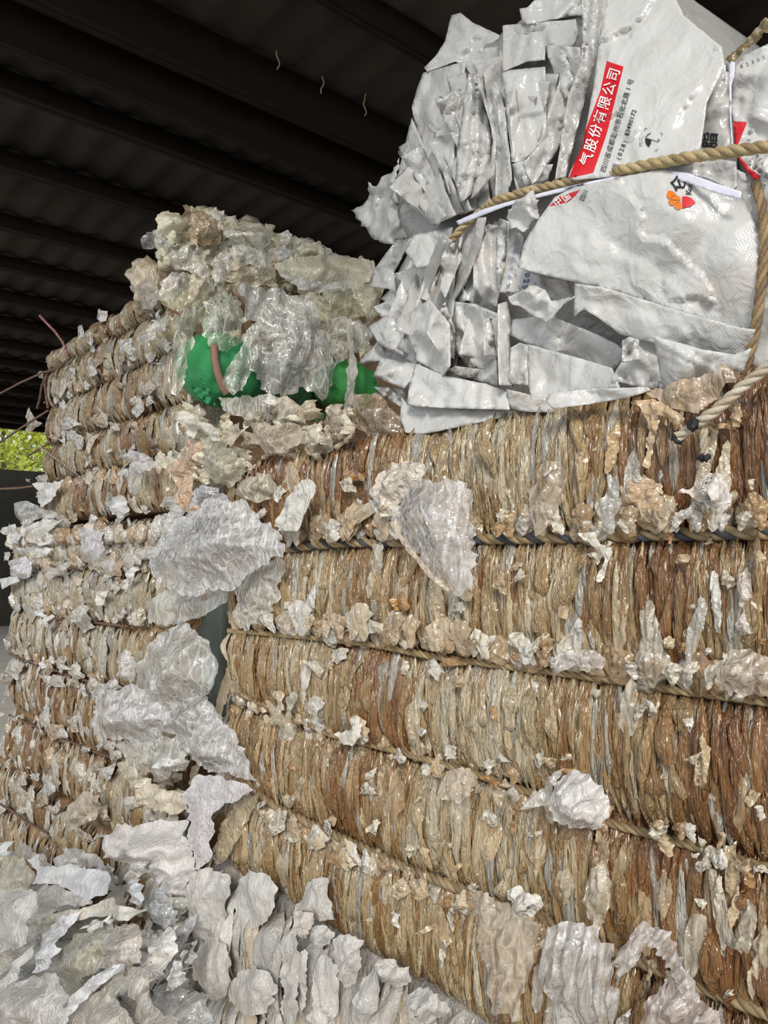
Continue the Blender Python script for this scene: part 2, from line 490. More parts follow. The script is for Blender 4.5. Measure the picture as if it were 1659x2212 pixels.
def triang(poly, step, r, rag=0.2, extra=(), tear=0):
    """outline (photo points) -> ragged dense outline + interior points -> triangles"""
    out = []
    n = len(poly)
    for i in range(n):
        a = np.array(poly[i], float); b = np.array(poly[(i + 1) % n], float)
        L = np.linalg.norm(b - a); k = max(1, int(round(L / step)))
        nn = np.array([a[1] - b[1], b[0] - a[0]]) / (L + 1e-9)
        for q in range(k):
            out.append(a + (b - a) * q / k + nn * (r.uniform(-rag, rag) * step if q else 0))
    out = np.array(out)
    if tear and len(out) > 8:
        ex = max(np.ptp(out[:, 0]), np.ptp(out[:, 1])); T = None; ar = abs(np.sum(out[:, 0] * np.roll(out[:, 1], -1) - np.roll(out[:, 0], -1) * out[:, 1])) / 2
        tear = tear * min(1, 2.2 * ar / ex ** 2); T = np.roll(out, -1, 0) - np.roll(out, 1, 0)
        T /= np.linalg.norm(T, axis=1)[:, None] + 1e-9; k = np.arange(len(out)) * step / ex; ph = r.uniform(0, 50)
        w = .9 * vn(np.stack([k * 6 + ph, 0 * k, 0 * k], 1)) + .9 * (.35 - np.abs(vn(np.stack([k * 11 + ph, 0 * k + 3, 0 * k], 1))) * 1.6)
        out = out + np.stack([T[:, 1], -T[:, 0]], 1) * (w * tear * ex * np.clip(np.minimum(np.arange(len(out)), len(out) - np.arange(len(out))) / 3, 0, 1))[:, None]
    mn, mx = out.min(0), out.max(0)
    gx, gy = np.meshgrid(np.arange(mn[0], mx[0], step), np.arange(mn[1], mx[1], step * .87))
    gx = gx + (np.arange(gx.shape[0]) % 2)[:, None] * step * .5
    g = np.stack([gx.ravel(), gy.ravel()], 1); g += r.uniform(-.25, .25, g.shape) * step
    if len(g):
        g = g[inside(out, g)]
    if len(g):
        g = g[bdist(out, g) > step * .45]
    pts = [out, g] if len(g) else [out]
    edges = [(i, (i + 1) % len(out)) for i in range(len(out))]
    base = sum(len(p) for p in pts)
    for e in extra:
        e = np.array(e, float); dd = []
        for i in range(len(e)):
            a = e[i]; b = e[(i + 1) % len(e)]; k = max(1, int(np.linalg.norm(b - a) / step))
            dd += [a + (b - a) * q / k for q in range(k)]
        edges += [(base + i, base + (i + 1) % len(dd)) for i in range(len(dd))]
        base += len(dd); pts.append(np.array(dd))
    pts = np.concatenate(pts)
    vs, es, fs, *_ = delaunay_2d_cdt([Vector(p) for p in pts], edges, [], 1, 1e-4)
    vs = np.array([(v.x, v.y) for v in vs]); fs = np.array([f for f in fs if len(f) == 3])
    cen = vs[fs].mean(1)
    fs = fs[inside(out, cen)]
    e1 = vs[fs[:, 1]] - vs[fs[:, 0]]; e2 = vs[fs[:, 2]] - vs[fs[:, 0]]; ccw = (e1[:, 0] * e2[:, 1] - e1[:, 1] * e2[:, 0]) > 0
    fs[ccw] = fs[ccw][:, ::-1]        # photo y runs downward: this turns the normals to the viewer's side
    return vs, fs, out


def sheet_geo(poly, axis='Y', val=1.0, tilt=(0, 0), step=9, amp=.006, freq=16, ncr=5, camp=.008, puff=.0, rag=.2, curl=0.0, seed=0,
              pleat=None, fan=None, extra=(), sm=0, grain=None, ray=.3):
    """crumpled sheet: relief along the plane's normal, real size from where the outline meets the plane.
    tilt: metres of depth per 100 px of x / y.  pleat=(angle,period px,amp)  fan=(px,py,count,amp)"""
    r = np.random.default_rng(seed + 101)
    for _ in range(sm): poly = smooth_poly(poly)
    v, f, out = triang(poly, step, r, rag, extra, tear=.042 if rag >= .25 else .012 if rag > .1 else 0)
    cen = np.mean(np.asarray(poly, float), 0); ext = max(np.ptp(out[:, 0]), np.ptp(out[:, 1])) + 1e-6
    p3 = PX(v[:, 0], v[:, 1], axis, val)
    q = p3 + np.array([seed * 3.1, seed * 1.7, 0])
    # crumple: flat facets meeting in sharp ridges, at two sizes
    if fan: amp = amp * .3
    h = amp * .8 * fbm(q, freq * .6, 2, seed)
    area = np.ptp(out[:, 0]) * np.ptp(out[:, 1])
    for (cell, wgt, st) in ((ext * .38, 1.7, 3.6), (max(ext * .13, step * 3.5), .26, 3.0)):
        n_ = int(np.clip(area / cell ** 2 * st * .8, 4, 220))
        an = r.normal(0, .5) if grain is None else grain + r.normal(0, .12)
        ca, sa = math.cos(an), math.sin(an)
        sd = r.uniform(out.min(0) - cell * .3, out.max(0) + cell * .3, (n_, 2))
        wv = v + cell * .22 * np.stack([vn(q, 22, seed + 51), vn(q, 22, seed + 52)], 1)
        M_ = np.array([[ca * st, -sa], [sa * st, ca]])
        dd = np.linalg.norm((wv[:, None] - sd[None]) @ M_, axis=2)
        h = h - amp * wgt * (dd.min(1) / cell - .6) * np.where(r.uniform(0, 1, n_) < .3, -1, 1)[dd.argmin(1)]
    # a few long creases
    for k in range(ncr):
        a = (r.uniform(0, math.pi) if grain is None else grain + r.normal(0, .3)); p0 = out[r.integers(len(out))] * .5 + cen * .5
        s = (v - p0) @ np.array([math.cos(a), math.sin(a)])
        w = r.uniform(.04, .22) * ext
        g = np.clip(1 - np.abs(s) / w, 0, 1)
        along = (v - p0) @ np.array([-math.sin(a), math.cos(a)])
        g = g * np.clip(1.2 - np.abs(along) / (ext * r.uniform(.3, .8)), 0, 1)
        h = h + camp * r.uniform(-1, 1) * g
    d = bdist(out, v) / ext
    if puff:
        t = np.clip(d * 3.2, 0, 1); h = h + puff * .55 * t * t * (3 - 2 * t)
    if curl: h = h + curl * np.exp(-d * 18) * (fbm(q, freq * .6, 1, seed + 9))
    if pleat:
        an, per, pa = pleat
        s = (v @ np.array([math.cos(an), math.sin(an)])) / per + 1.2 * vn(q, 9, seed + 3) + .4 * vn(q, 25, seed + 4)
        t = np.abs((s % 1) - .5) * 2
        h = h + pa * (t ** .8 - .5) * (.5 + .5 * np.clip(vn(q, 5, seed + 8) + .6, 0, 1))
    if fan:
        fx, fy, cnt, fa = fan
        dx = v[:, 0] - fx; dy = v[:, 1] - fy; rr = np.hypot(dx, dy)
        th = np.arctan2(dy, dx) * cnt / 2 + .5 * vn(q, 5, seed + 6) + .25 * vn(q, 17, seed + 7)
        t = np.abs((th % 1) - .5) * 2
        h = h + fa * (t - .5) * np.clip(rr / ext * 1.8, .15, 1)
    dep = (v[:, 0] - cen[0]) / 100 * tilt[0] + (v[:, 1] - cen[1]) / 100 * tilt[1]
    # relief and lean move each point along its own line towards the place it is seen from
    e = p3 - np.array([0, 0, EYE]); k = {'Y': e[:, 1], 'X': np.abs(e[:, 0]), 'Z': np.abs(e[:, 2])}[axis] / np.linalg.norm(e, axis=1)
    p3 = p3 + e / np.linalg.norm(e, axis=1)[:, None] * (ray * (dep - h) / np.clip(k, .55, 1))[:, None]
    ia = 'XYZ'.index(axis); p3[:, ia] += (1 - ray) * (dep - h) * (1 if axis == 'Y' else -1)
    return v, f, p3


def tint(p, col, seed, var=.12, alpha=None):
    """piece colour with a slow drift of the film's own tone"""
    col = np.asarray(col, float)
    t = fbm(p, 11, 2, seed + 77)[:, None]
    cc = np.clip(col[None, :3] * (1 + var * t) * np.array([1, 1 - .05 * 0, 1]) , 0, 1)
    cc = np.clip(cc + np.maximum(t - .55, 0) * np.array([-.02, -.10, -.16]), 0, 1)
    if alpha is not None:
        cc = np.concatenate([cc, np.full((len(cc), 1), alpha)], 1)
    return cc


SEED = [0]


def sheet(name, poly, mat, col=(.8, .78, .74), alpha=.6, parent=None, label=None, cat=None, group=None, thick=0, var=.12, **kw):
    SEED[0] += 1
    kw.setdefault('seed', SEED[0])
    v, f, p = sheet_geo(poly, **kw)
    me = mesh(name, p, f, tint(p, col, kw['seed'], var, alpha))
    o = obj(name, me, mat, parent)
    if thick:
        md = o.modifiers.new('thickness', 'SOLIDIFY'); md.thickness = thick; md.offset = 0
    if label: tag(o, label, cat, group)
    return o, v, f, p


_ico = {}


def ico(level):
    if level not in _ico:
        bm = bmesh.new(); bmesh.ops.create_icosphere(bm, subdivisions=level, radius=1)
        _ico[level] = (np.array([v.co[:] for v in bm.verts]), np.array([[v.index for v in f.verts] for f in bm.faces])); bm.free()
    return _ico[level]


def puff_geo(cen, rad, seed, level=3, rough=.16, pleat=0, pax=(0, 0, 1), rot=0, fr=1.0):
    """closed crumpled wad of film; pleat folds run towards the axis pax where it is pinched"""
    D, F = ico(level)
    q = D + seed * 2.37
    k = 1 + rough * (fbm(q, 1.3 * fr, 2, seed) * .9 + rdg(q, 2.2 * fr, 3, seed + 3) * .75)
    rs = np.random.default_rng(seed); sd = rs.normal(0, 1, (34, 3)); sd /= np.linalg.norm(sd, axis=1)[:, None]
    dd = np.linalg.norm((D + .18 * np.stack([vn(q, 3, seed + 61), vn(q, 3, seed + 62), vn(q, 3, seed + 63)], 1))[:, None] - sd[None], axis=2)
    k = k - rough * 1.5 * (dd.min(1) - .3) * np.where(rs.uniform(0, 1, 34) < .35, -1, 1)[dd.argmin(1)]
    if pleat:
        a = np.asarray(pax, float); a /= np.linalg.norm(a)
        u = np.cross(a, (.3, .9, .2)); u /= np.linalg.norm(u); w = np.cross(a, u)
        th = np.arctan2(D @ w, D @ u) * pleat / (2 * math.pi) + .6 * vn(q, 1.6, seed + 5)
        t = np.abs((th % 1) - .5) * 2
        k = k + .16 * (t - .5) * np.sqrt(np.clip(1 - (D @ a) ** 2, 0, 1))
    V = D * k[:, None] * np.asarray(rad, float)
    if rot:
        cr, sr = math.cos(rot), math.sin(rot)
        V = np.stack([V[:, 0] * cr - V[:, 2] * sr, V[:, 1], V[:, 0] * sr + V[:, 2] * cr], 1)
    return V + np.asarray(cen, float), F


def fold_geo(n, u, z, Lh, w, yf, cols, seed, out=.006, nl=11, nc=7, lean=0, bulge=1.0):
    """n vertical folds of compressed film lying on the face y = yf(u, z); returns (n*k,3) vertices, per-fold faces, colours"""
    r = np.random.default_rng(seed)
    t = np.linspace(-1, 1, nl)[None, :, None]; cc = np.linspace(-1, 1, nc)[None, None, :]
    e = lambda a: np.asarray(a)[:, None, None]
    prof = (1 - np.abs(t) ** e(r.uniform(1.6, 5, n))) ** .7 * (1 + .35 * np.sin(t * e(r.uniform(1, 5, n)) + e(r.uniform(0, 6, n))))
    prof = np.clip(prof, .06, 2)
    wav = e(r.normal(0, .5, n)) * np.sin(t * e(r.uniform(1, 3.5, n)) + e(r.uniform(0, 6, n))) + e(r.normal(lean, .55, n)) * t
    U = e(u) + e(w) * (cc * prof + wav)
    Z = e(z) + e(Lh) * t + 0 * U
    ph = e(r.uniform(0, 6, n)); kk = e(r.integers(1, 4, n)) * 1.0
    rel = np.sqrt(np.clip(1 - cc ** 2, 0, 1)) * .75 + .42 * np.abs(np.sin(cc * kk * 1.6 + ph + t * e(r.normal(0, 1.0, n))))
    ed = np.clip((1 - np.abs(t)) * 5, 0, 1)
    dep = e(w) * bulge * rel * prof * ed
    off = e(r.uniform(0, 1, n) ** 1.5 * out)
    P = np.stack([U, 0 * U, Z], -1).reshape(-1, 3)
    Y = yf(P[:, 0], P[:, 2]).reshape(U.shape) - dep - off + e(r.normal(0, .004, n)) * t
    wr = .0022 * vn(np.stack([U * 3 + ph, Y, Z], -1).reshape(-1, 3), 55, seed).reshape(U.shape)
    Y = Y - wr
    V = np.stack([U, Y, Z], -1).reshape(n, nl * nc, 3)
    f = np.array([(i * nc + j, i * nc + j + 1, (i + 1) * nc + j + 1, (i + 1) * nc + j) for i in range(nl - 1) for j in range(nc - 1)])
    # tone drifts along each fold
    dr = (1 + .10 * np.sin(t * e(r.uniform(.5, 2, n)) + ph)) + 0 * U
    C = (cols[:, None, :] * dr.reshape(n, -1)[:, :, None]).clip(0, 1)
    return V, f, C


def add_folds(parent, V, f, C, show, name='film_fold', mat=None):
    """the folds that show largest become parts; the rest one part"""
    mat = mat or M_FOLD
    n = len(V); sz = np.ptp(V[:, :, 0], axis=1) * np.ptp(V[:, :, 2], axis=1)
    dist = -V[:, :, 1].mean(1)
    order = np.argsort(-(sz * (1 + 12 * (dist - dist.min()))))
    big = order[:show]; rest = order[show:]
    for i in big:
        obj(name, mesh(name, V[i], f, C[i]), mat, parent)
    k = V.shape[1]
    FF = (f[None] + (np.arange(len(rest)) * k)[:, None, None]).reshape(-1, 4)
    obj('packed_film', mesh('packed_film', V[rest].reshape(-1, 3), FF, C[rest].reshape(-1, C.shape[2])), mat, parent, kind='stuff')


PAL = np.array([(.78, .69, .51), (.68, .535, .32), (.53, .365, .175), (.39, .20, .07), (.29, .13, .042), (.68, .65, .57)]) * .75


def film_cols(n, r, rust, u, z, seed):
    """rust in 0..1 per fold; palette ivory > tan > rust, a few grey-white"""
    fld = vn(np.stack([u * 7, 0 * u, z * 4], 1), 1, seed) * .75 + vn(np.stack([u * 2.5, 0 * u, z * 3], 1), 1, seed + 8) * .3 + vn(np.stack([u * 40, 0 * u, z * 5], 1), 1, seed + 4) * .35
    k = np.clip(rust + fld * .5 + r.normal(0, .17, n), 0, .999) * 4
    i = np.floor(k).astype(int); t = (k - i)[:, None]
    cc = PAL[i] * (1 - t) + PAL[np.minimum(i + 1, 4)] * t
    g = r.uniform(0, 1, n) < .08
    cc[g] = PAL[5] * r.uniform(.75, 1.05, (g.sum(), 1))
    return cc * r.uniform(.88, 1.1, (n, 1))


def rope_geo(path, rad=.009, pitch=.05, dark=None, cols=((.5, .38, .2), (.44, .33, .18), (.55, .42, .24)), seed=0, fray=0.0, strands=3):
    path = np.asarray(path, float)
    seg = np.linalg.norm(np.diff(path, axis=0), axis=1); s = np.concatenate([[0], np.cumsum(seg)])
    n = max(12, int(s[-1] / (pitch / 11)))
    tt = np.linspace(0, s[-1], n)
    p = np.stack([np.interp(tt, s, path[:, i]) for i in range(3)], 1)
    kw = max(3, int(n * .015) | 1); ker = np.ones(kw) / kw
    for i in range(3):
        pad = np.pad(p[:, i], kw, mode='reflect', reflect_type='odd'); p[:, i] = np.convolve(pad, ker, 'same')[kw:-kw]
    T = np.gradient(p, axis=0); T /= np.linalg.norm(T, axis=1)[:, None]
    A = np.cross(T, (0.05, 1, .1)); A /= np.linalg.norm(A, axis=1)[:, None]; B = np.cross(T, A)
    res = []
    for k in range(strands):
        ph = tt / pitch * 2 * math.pi + k * 2 * math.pi / strands
        q = p + rad * .55 * (np.cos(ph)[:, None] * A + np.sin(ph)[:, None] * B)
        rr = rad * .62 * (1 + .08 * vn(q, 90, seed + k))
        V, F = tube(q, rr, 7)
        C = np.tile(np.asarray(cols[k % len(cols)], float), (len(V), 1)) * (1 + .25 * vn(V, 60, seed + 9)[:, None])
        res.append((V, F, C.clip(0, 1)))
    return res


def rope(label, path, parent=None, name='rope', group=None, **kw):
    loc = tuple(np.mean(path, 0))
    t = thing(name, label, 'rope', loc, group)
    for V, F, C in rope_geo(path, **kw):
        obj('rope_strand', mesh('rope_strand', V, F, C), M_ROPE, t)
    return t


def rpath(pts, axis='Y', val=1.0, out=0.0):
    p = np.array(pts, float)
    q = PX(p[:, 0], p[:, 1], axis, val)
    if axis == 'Y': q[:, 1] -= out
    return q


def scraps(n, region, axis, val, size, cols, seed, alpha=1.0, amp=.006, puff=.01, step=7, tiltv=.02):
    """many torn bits of film scattered inside a photo region, joined"""
    r = np.random.default_rng(seed); parts = []
    reg = np.array(region, float)
    while len(parts) < n:
        p = r.uniform(reg.min(0), reg.max(0))
        if not inside(reg, p[None])[0]: continue
        s = r.uniform(*size); k = r.integers(5, 9); a = np.sort(r.uniform(0, 2 * math.pi, k)); el = r.uniform(.5, 1.0); ro = r.normal(math.pi / 2, .6)
        rr = r.uniform(.55, 1, k) * s
        x = np.cos(a) * rr; y = np.sin(a) * rr * el
        pol = np.stack([p[0] + x * math.cos(ro) - y * math.sin(ro), p[1] + x * math.sin(ro) + y * math.cos(ro)], 1)
        try:
            v, f, q = sheet_geo(pol, axis=axis, val=val + r.uniform(-.02, .01), step=min(step, s * .35), amp=amp, puff=puff, ncr=3, camp=amp * 1.5, seed=int(r.integers(1e6)), tilt=tuple(r.normal(0, tiltv, 2)),
                                 pleat=(r.uniform(-.6, .6), s * r.uniform(.25, .5), amp * 1.4))
        except Exception:
            continue
        col = np.array(cols[r.integers(len(cols))]) * r.uniform(.85, 1.08)
        parts.append((q, f, tint(q, col, seed + len(parts), .1, alpha)))
    return join(parts)


# ------------------------------------------------------------------ the large brown bale
FX0, FX1, FZ0, FZ1 = -1.86, -0.16, .775, 1.80
ROPE_Z = [FZ0, .972, 1.175, 1.375, 1.582, FZ1]


def yface(u, z, ropes=ROPE_Z, y0=1.0, x0=FX0, dep=.022, rnd=.16, seed=0):
    u = np.asarray(u, float); z = np.asarray(z, float)
    y = np.full(u.shape, y0 + dep * .55)
    for a, b in zip(ropes[:-1], ropes[1:]):
        t = np.clip((z - a) / (b - a), 0, 1)
        y = y - dep * np.where((z >= a) & (z <= b), np.sin(math.pi * t) ** .6, 0)
    e = np.clip((x0 + rnd - u) / rnd, 0, 1.3)
    y = y + rnd * .75 * e ** 2.2
    y = y + .008 * vn(np.stack([u, 0 * u, z], -1), 9, seed)
    return y


def core(parent, x0, x1, y1, z0, z1, yf, col, seed=0, name='bale_body', mat=None, nx=150, nz=90):
    """the solid body of a bale: a ribbed front face closed at sides, top, bottom and back"""
    u = np.linspace(x0, x1, nx); z = np.linspace(z0, z1, nz)
    U, Z = np.meshgrid(u, z)
    Y = yf(U.ravel(), Z.ravel()) + .012 + .010 * rdg(np.stack([U.ravel() * 6, 0 * U.ravel(), Z.ravel()], 1), 14, 2, seed)
    fr = np.stack([U.ravel(), Y, Z.ravel()], 1)
    bk = np.stack([U.ravel(), np.full(U.size, y1), Z.ravel()], 1)
    idx = np.arange(nx * nz).reshape(nz, nx)
    q = lambda a: np.stack([a[:-1, :-1], a[:-1, 1:], a[1:, 1:], a[1:, :-1]], -1).reshape(-1, 4)
    F = [q(idx), q(idx)[:, ::-1] + nx * nz]
    N = nx * nz
    for ring in (idx[0], idx[-1][::-1], idx[:, 0][::-1], idx[:, -1]):
        F.append(np.stack([ring[1:], ring[:-1], ring[:-1] + N, ring[1:] + N], 1))
    V = np.concatenate([fr, bk])
    C = np.tile(np.asarray(col, float), (len(V), 1)) * (1 + .25 * fbm(V * np.array([4, 1, 1]), 9, 2, seed)[:, None])
    return obj(name, mesh(name, V, np.concatenate(F), C.clip(0, 1)), mat or M_CORE, parent)


bale = thing('film_bale', 'largest bale, rust-brown pressed film tied with four ropes, under the white bag bale', 'bale', ((FX0 + FX1) / 2, 1.5, FZ0))
core(bale, FX0 + .03, FX1, 2.0, FZ0, FZ1, yface, (.30, .17, .075), 3)
r = np.random.default_rng(11)
Vs, Cs = [], []
for bi, (a, b) in enumerate(zip(ROPE_Z[:-1], ROPE_Z[1:])):
    for layer, (n, wl_, wh_, ll, lh, out) in enumerate([(520, .006, .011, .06, .12, .004), (520, .0035, .008, .05, .11, .010), (330, .003, .008, .03, .10, .018), (60, .008, .015, .03, .08, .02)]):
        u = r.uniform(FX0 + .04, FX1, n); hh = (b - a)
        Lh = np.minimum(r.uniform(ll, lh, n), hh * .52)
        z = a + Lh * .96 + r.uniform(0, 1, n) * (hh - 1.92 * Lh)
        w = r.uniform(wl_, wh_, n)
        near = np.clip((u - FX0) / (FX1 - FX0), 0, 1)
        rust = .30 + .25 * near + .06 * (bi == 0) + .16 * (bi == 4) * near + (.12, .02, -.06, -.08)[layer]
        cc = film_cols(n, r, rust, u, z, 21)
        V, f, C = fold_geo(n, u, z, Lh, w, yface, cc, 100 + bi * 7 + layer, out=out)
        Vs.append(V); Cs.append(C)
Vs = np.concatenate(Vs); Cs = np.concatenate(Cs)
add_folds(bale, Vs, f, Cs, 300)

# the film squeezed out in knobs along each rope
def rope_z(bi, u): return ROPE_Z[bi]
PUFFC = np.array([(.74, .69, .58), (.68, .57, .40), (.58, .44, .28), (.74, .71, .65), (.48, .32, .17)])
def knobs(parent, z0, side, x0, x1, seed, yf, sp=(.03, .055), rz=(.018, .032), skip=.08, pal=PUFFC, name='film_knob', lvl=3, yo=0):
    rr = np.random.default_rng(seed); u = x0
    while u < x1:
        wd = rr.uniform(*rz)
        if rr.uniform() > skip:
            zc = z0 + side * wd * rr.uniform(.75, 1.15)
            y = float(yf(np.array([u]), np.array([zc]))[0]) - wd * .35 - yo
            col = pal[rr.integers(len(pal))] * rr.uniform(.85, 1.05)
            V, F = puff_geo((u, y, zc), (wd * rr.uniform(.75, 1.15), wd * rr.uniform(.55, .8), wd * rr.uniform(.85, 1.45)), int(rr.integers(1e5)), lvl, .2, int(rr.integers(5, 10)), (rr.normal(0, .25), -.25, 1), rr.normal(0, .3))
            obj(name, mesh(name, V, F, tint(V, col, int(rr.integers(1000)), .15)), M_PUFF, parent)
        u += rr.uniform(*sp)
knobs(bale, 1.582, 1, FX0 + .12, FX1, 1, yface)
knobs(bale, 1.375, 1, FX0 + .05, FX1, 2, yface, rz=(.02, .034))
knobs(bale, 1.175, 1, FX0 + .06, -.9, 3, yface, rz=(.012, .022), sp=(.03, .06))
knobs(bale, 1.175, -1, FX0 + .06, FX1, 4, yface, rz=(.010, .022), sp=(.045, .1))
knobs(bale, .972, -1, FX0 + .12, -.75, 5, yface, rz=(.016, .026), sp=(.024, .042))


NAVY = ((.46, .35, .2), (.075, .08, .10), (.42, .31, .17))
rope('uppermost rope of the largest bale, navy and tan strands twisted together', rpath([(585, 1205), (612, 1188), (690, 1177), (760, 1172), (900, 1172), (1050, 1165), (1250, 1160), (1450, 1154), (1659, 1150), (1800, 1146)], 'Y', 1.0, .007), rad=.0088, pitch=.062, cols=NAVY, seed=1)
rope('brown twisted rope second from the top of the largest bale', rpath([(500, 1362), (560, 1366), (700, 1378), (820, 1392), (930, 1415), (1100, 1437), (1300, 1462), (1480, 1490), (1659, 1512), (1800, 1530)], 'Y', 1.0, .009), rad=.0062, pitch=.05, cols=((.40, .29, .15), (.30, .21, .10), (.44, .33, .18)), seed=2)
rope('brown twisted rope third from the top of the largest bale', rpath([(530, 1500), (560, 1513), (640, 1547), (720, 1585), (850, 1617), (1020, 1664), (1160, 1712), (1330, 1777), (1500, 1822), (1659, 1870), (1800, 1915)], 'Y', 1.0, .009), rad=.006, pitch=.05, cols=((.36, .26, .14), (.28, .2, .11), (.4, .3, .17)), seed=3)
rope('lowest rope of the largest bale, a thick doubled brown twist', rpath([(545, 1690), (570, 1712), (600, 1737), (700, 1787), (800, 1832), (900, 1877), (1000, 1914), (1174, 1979), (1400, 2072), (1659, 2177), (1800, 2236)], 'Y', 1.0, .011), rad=.0088, pitch=.055, cols=((.34, .25, .14), (.27, .2, .11), (.37, .28, .16)), seed=4)

# pleated lobes of film gathered at a rope and fanning out from it
def lobes(parent, pts, side, n, seed, val, size=(26, 52), pal=PUFFC, name='film_lobe', mats=None, alpha=.8):
    rr = np.random.default_rng(seed); pts = np.array(pts, float)
    for k in range(n):
        x = rr.uniform(pts[0, 0], pts[-1, 0]); y = np.interp(x, pts[:, 0], pts[:, 1])
        s = rr.uniform(*size); ln = rr.normal(0, .3); hgt = s * rr.uniform(.9, 1.7)
        a = np.linspace(0, 2 * math.pi, 11, endpoint=False)
        w = s * .55 * (1 + rr.normal(0, .12, 11))
        px_ = x + np.cos(a) * w * np.where(np.sin(a) > 0, 1, .45) + ln * hgt * (np.sin(a) + 1) / 2
        py_ = y + side * ((np.sin(a) + 1) / 2 * hgt * (1 + rr.normal(0, .06, 11)) - 4)
        col = pal[rr.integers(len(pal))] * rr.uniform(.9, 1.06)
        mt = (mats or [M_PUFF, M_MILKY, M_CLEAR])[rr.integers(3)]
        sheet(name, list(zip(px_, py_)), mt, col, alpha, parent, val=val - rr.uniform(0, .012), step=5, amp=.0025, freq=40, ncr=4, camp=.004, puff=.014,
              fan=(x, y + side * -8, rr.integers(7, 13), .007), rag=.15)


R1 = [(612, 1180), (760, 1164), (1050, 1158), (1250, 1152), (1659, 1142)]
R2 = [(520, 1358), (820, 1386), (1100, 1428), (1300, 1454), (1480, 1482), (1659, 1502)]
R3 = [(570, 1513), (720, 1580), (1020, 1660), (1330, 1772), (1659, 1864)]
R4 = [(600, 1745), (800, 1842), (1000, 1924), (1174, 1990)]
lobes(bale, R1, -1, 44, 31, .966, size=(30, 64))
lobes(bale, R2, -1, 46, 32, .966, size=(28, 60))
lobes(bale, R3, -1, 14, 33, .968, size=(22, 40))
lobes(bale, R3, 1, 16, 34, .968, size=(22, 40))
lobes(bale, R4, 1, 26, 35, .965, size=(26, 46))
lobes(bale, [(620, 1740), (1174, 1972)], -1, 5, 36, .97, size=(16, 24))
# tufts in the film face itself
rr_ = np.random.default_rng(5)
V, F, C = scraps(170, [(560, 980), (1659, 900), (1659, 2212), (1150, 2212), (520, 1830)], 'Y', .972, (10, 34), [(.72, .66, .53), (.62, .48, .3), (.70, .66, .58), (.48, .27, .1), (.74, .7, .62)], 41, amp=.003, puff=.010, step=6, tiltv=.01)
obj('torn_film', mesh('torn_film', V, F, C), M_PUFF, bale, kind='stuff')

# wider film tongues lying flat among the folds
rt_ = np.random.default_rng(404)
for k in range(80):
    x = rt_.uniform(560, 1650); zz_ = rt_.uniform(.82, 1.74)
    rope_gap = np.abs(np.array(ROPE_Z) - zz_).min()
    if rope_gap < .045: continue
    d_ = 1.0 / (FWD.y * math.cos(PITCH) + (x - IW / 2) / FPX * RGT.y); y = 1106 - FPX * ((zz_ - EYE) / d_ - math.sin(PITCH)) / math.cos(PITCH)
    if y > 2230: continue
    sc_ = 1.35 / d_; hgt = rt_.uniform(40, 76) * sc_; wd = rt_.uniform(9, 19) * sc_; ln = rt_.normal(0, .12)
    a = np.linspace(0, 2 * math.pi, 12, endpoint=False); wob = 1 + rt_.normal(0, .14, 12)
    pol = [(x + math.cos(t) * wd * q + ln * hgt * math.sin(t), y + math.sin(t) * hgt * q) for t, q in zip(a, wob)]
    col = [(.74, .68, .55), (.66, .52, .33), (.76, .74, .69), (.60, .42, .22), (.72, .62, .46)][rt_.integers(5)]
    sheet('film_tongue', pol, [M_CLEAR, M_CLEAR, M_PUFF][rt_.integers(3)], col, .75, bale, val=.966, step=5, amp=.003, freq=30, ncr=6, camp=.005, puff=.014, rag=.2, grain=0.05, pleat=(rt_.normal(0, .15), rt_.uniform(9, 16), .005))

# ------------------------------------------------------------------ pale foam-film bale below it
GX0, GX1, GZ1 = -1.99, -.2, .775
yf2 = lambda u, z: yface(u, z, [0, .26, .5, GZ1 + .02], .985, GX0, .05, .22, 3)
foam = thing('foam_bale', 'pale grey bale of fat foam film rolls under the large brown bale', 'bale', (-1.1, 1.5, 0))
core(foam, GX0 + .04, GX1, 2.0, 0, GZ1, yf2, (.40, .38, .36), 5)
r = np.random.default_rng(23); Vs, Cs = [], []
for layer, (n, w0, w1, l0, l1, out) in enumerate([(240, .018, .034, .07, .15, .01), (150, .012, .026, .05, .12, .035)]):
    u = r.uniform(GX0 + .03, GX1, n); L_ = r.uniform(l0, l1, n); z = r.uniform(.02, GZ1 - .01, n); z = np.minimum(z, GZ1 - .03 - L_ * .75)
    g = r.uniform(.8, 1.05, (n, 1)); cc = np.array([[.58, .56, .53]]) * g
    t = r.uniform(0, 1, n) < .22; cc[t] = np.array([.54, .46, .35]) * g[t]
    V, f, C = fold_geo(n, u, z, L_, r.uniform(w0, w1, n), yf2, cc, 300 + layer, out=out, nl=15, nc=9, bulge=.9)
    Vs.append(V); Cs.append(C)
add_folds(foam, np.concatenate(Vs), f, np.concatenate(Cs), 200, 'foam_roll', M_FOAM)
fc = lambda p: c(380, 1480, .3858, p)
GREY = (.60, .58, .555)
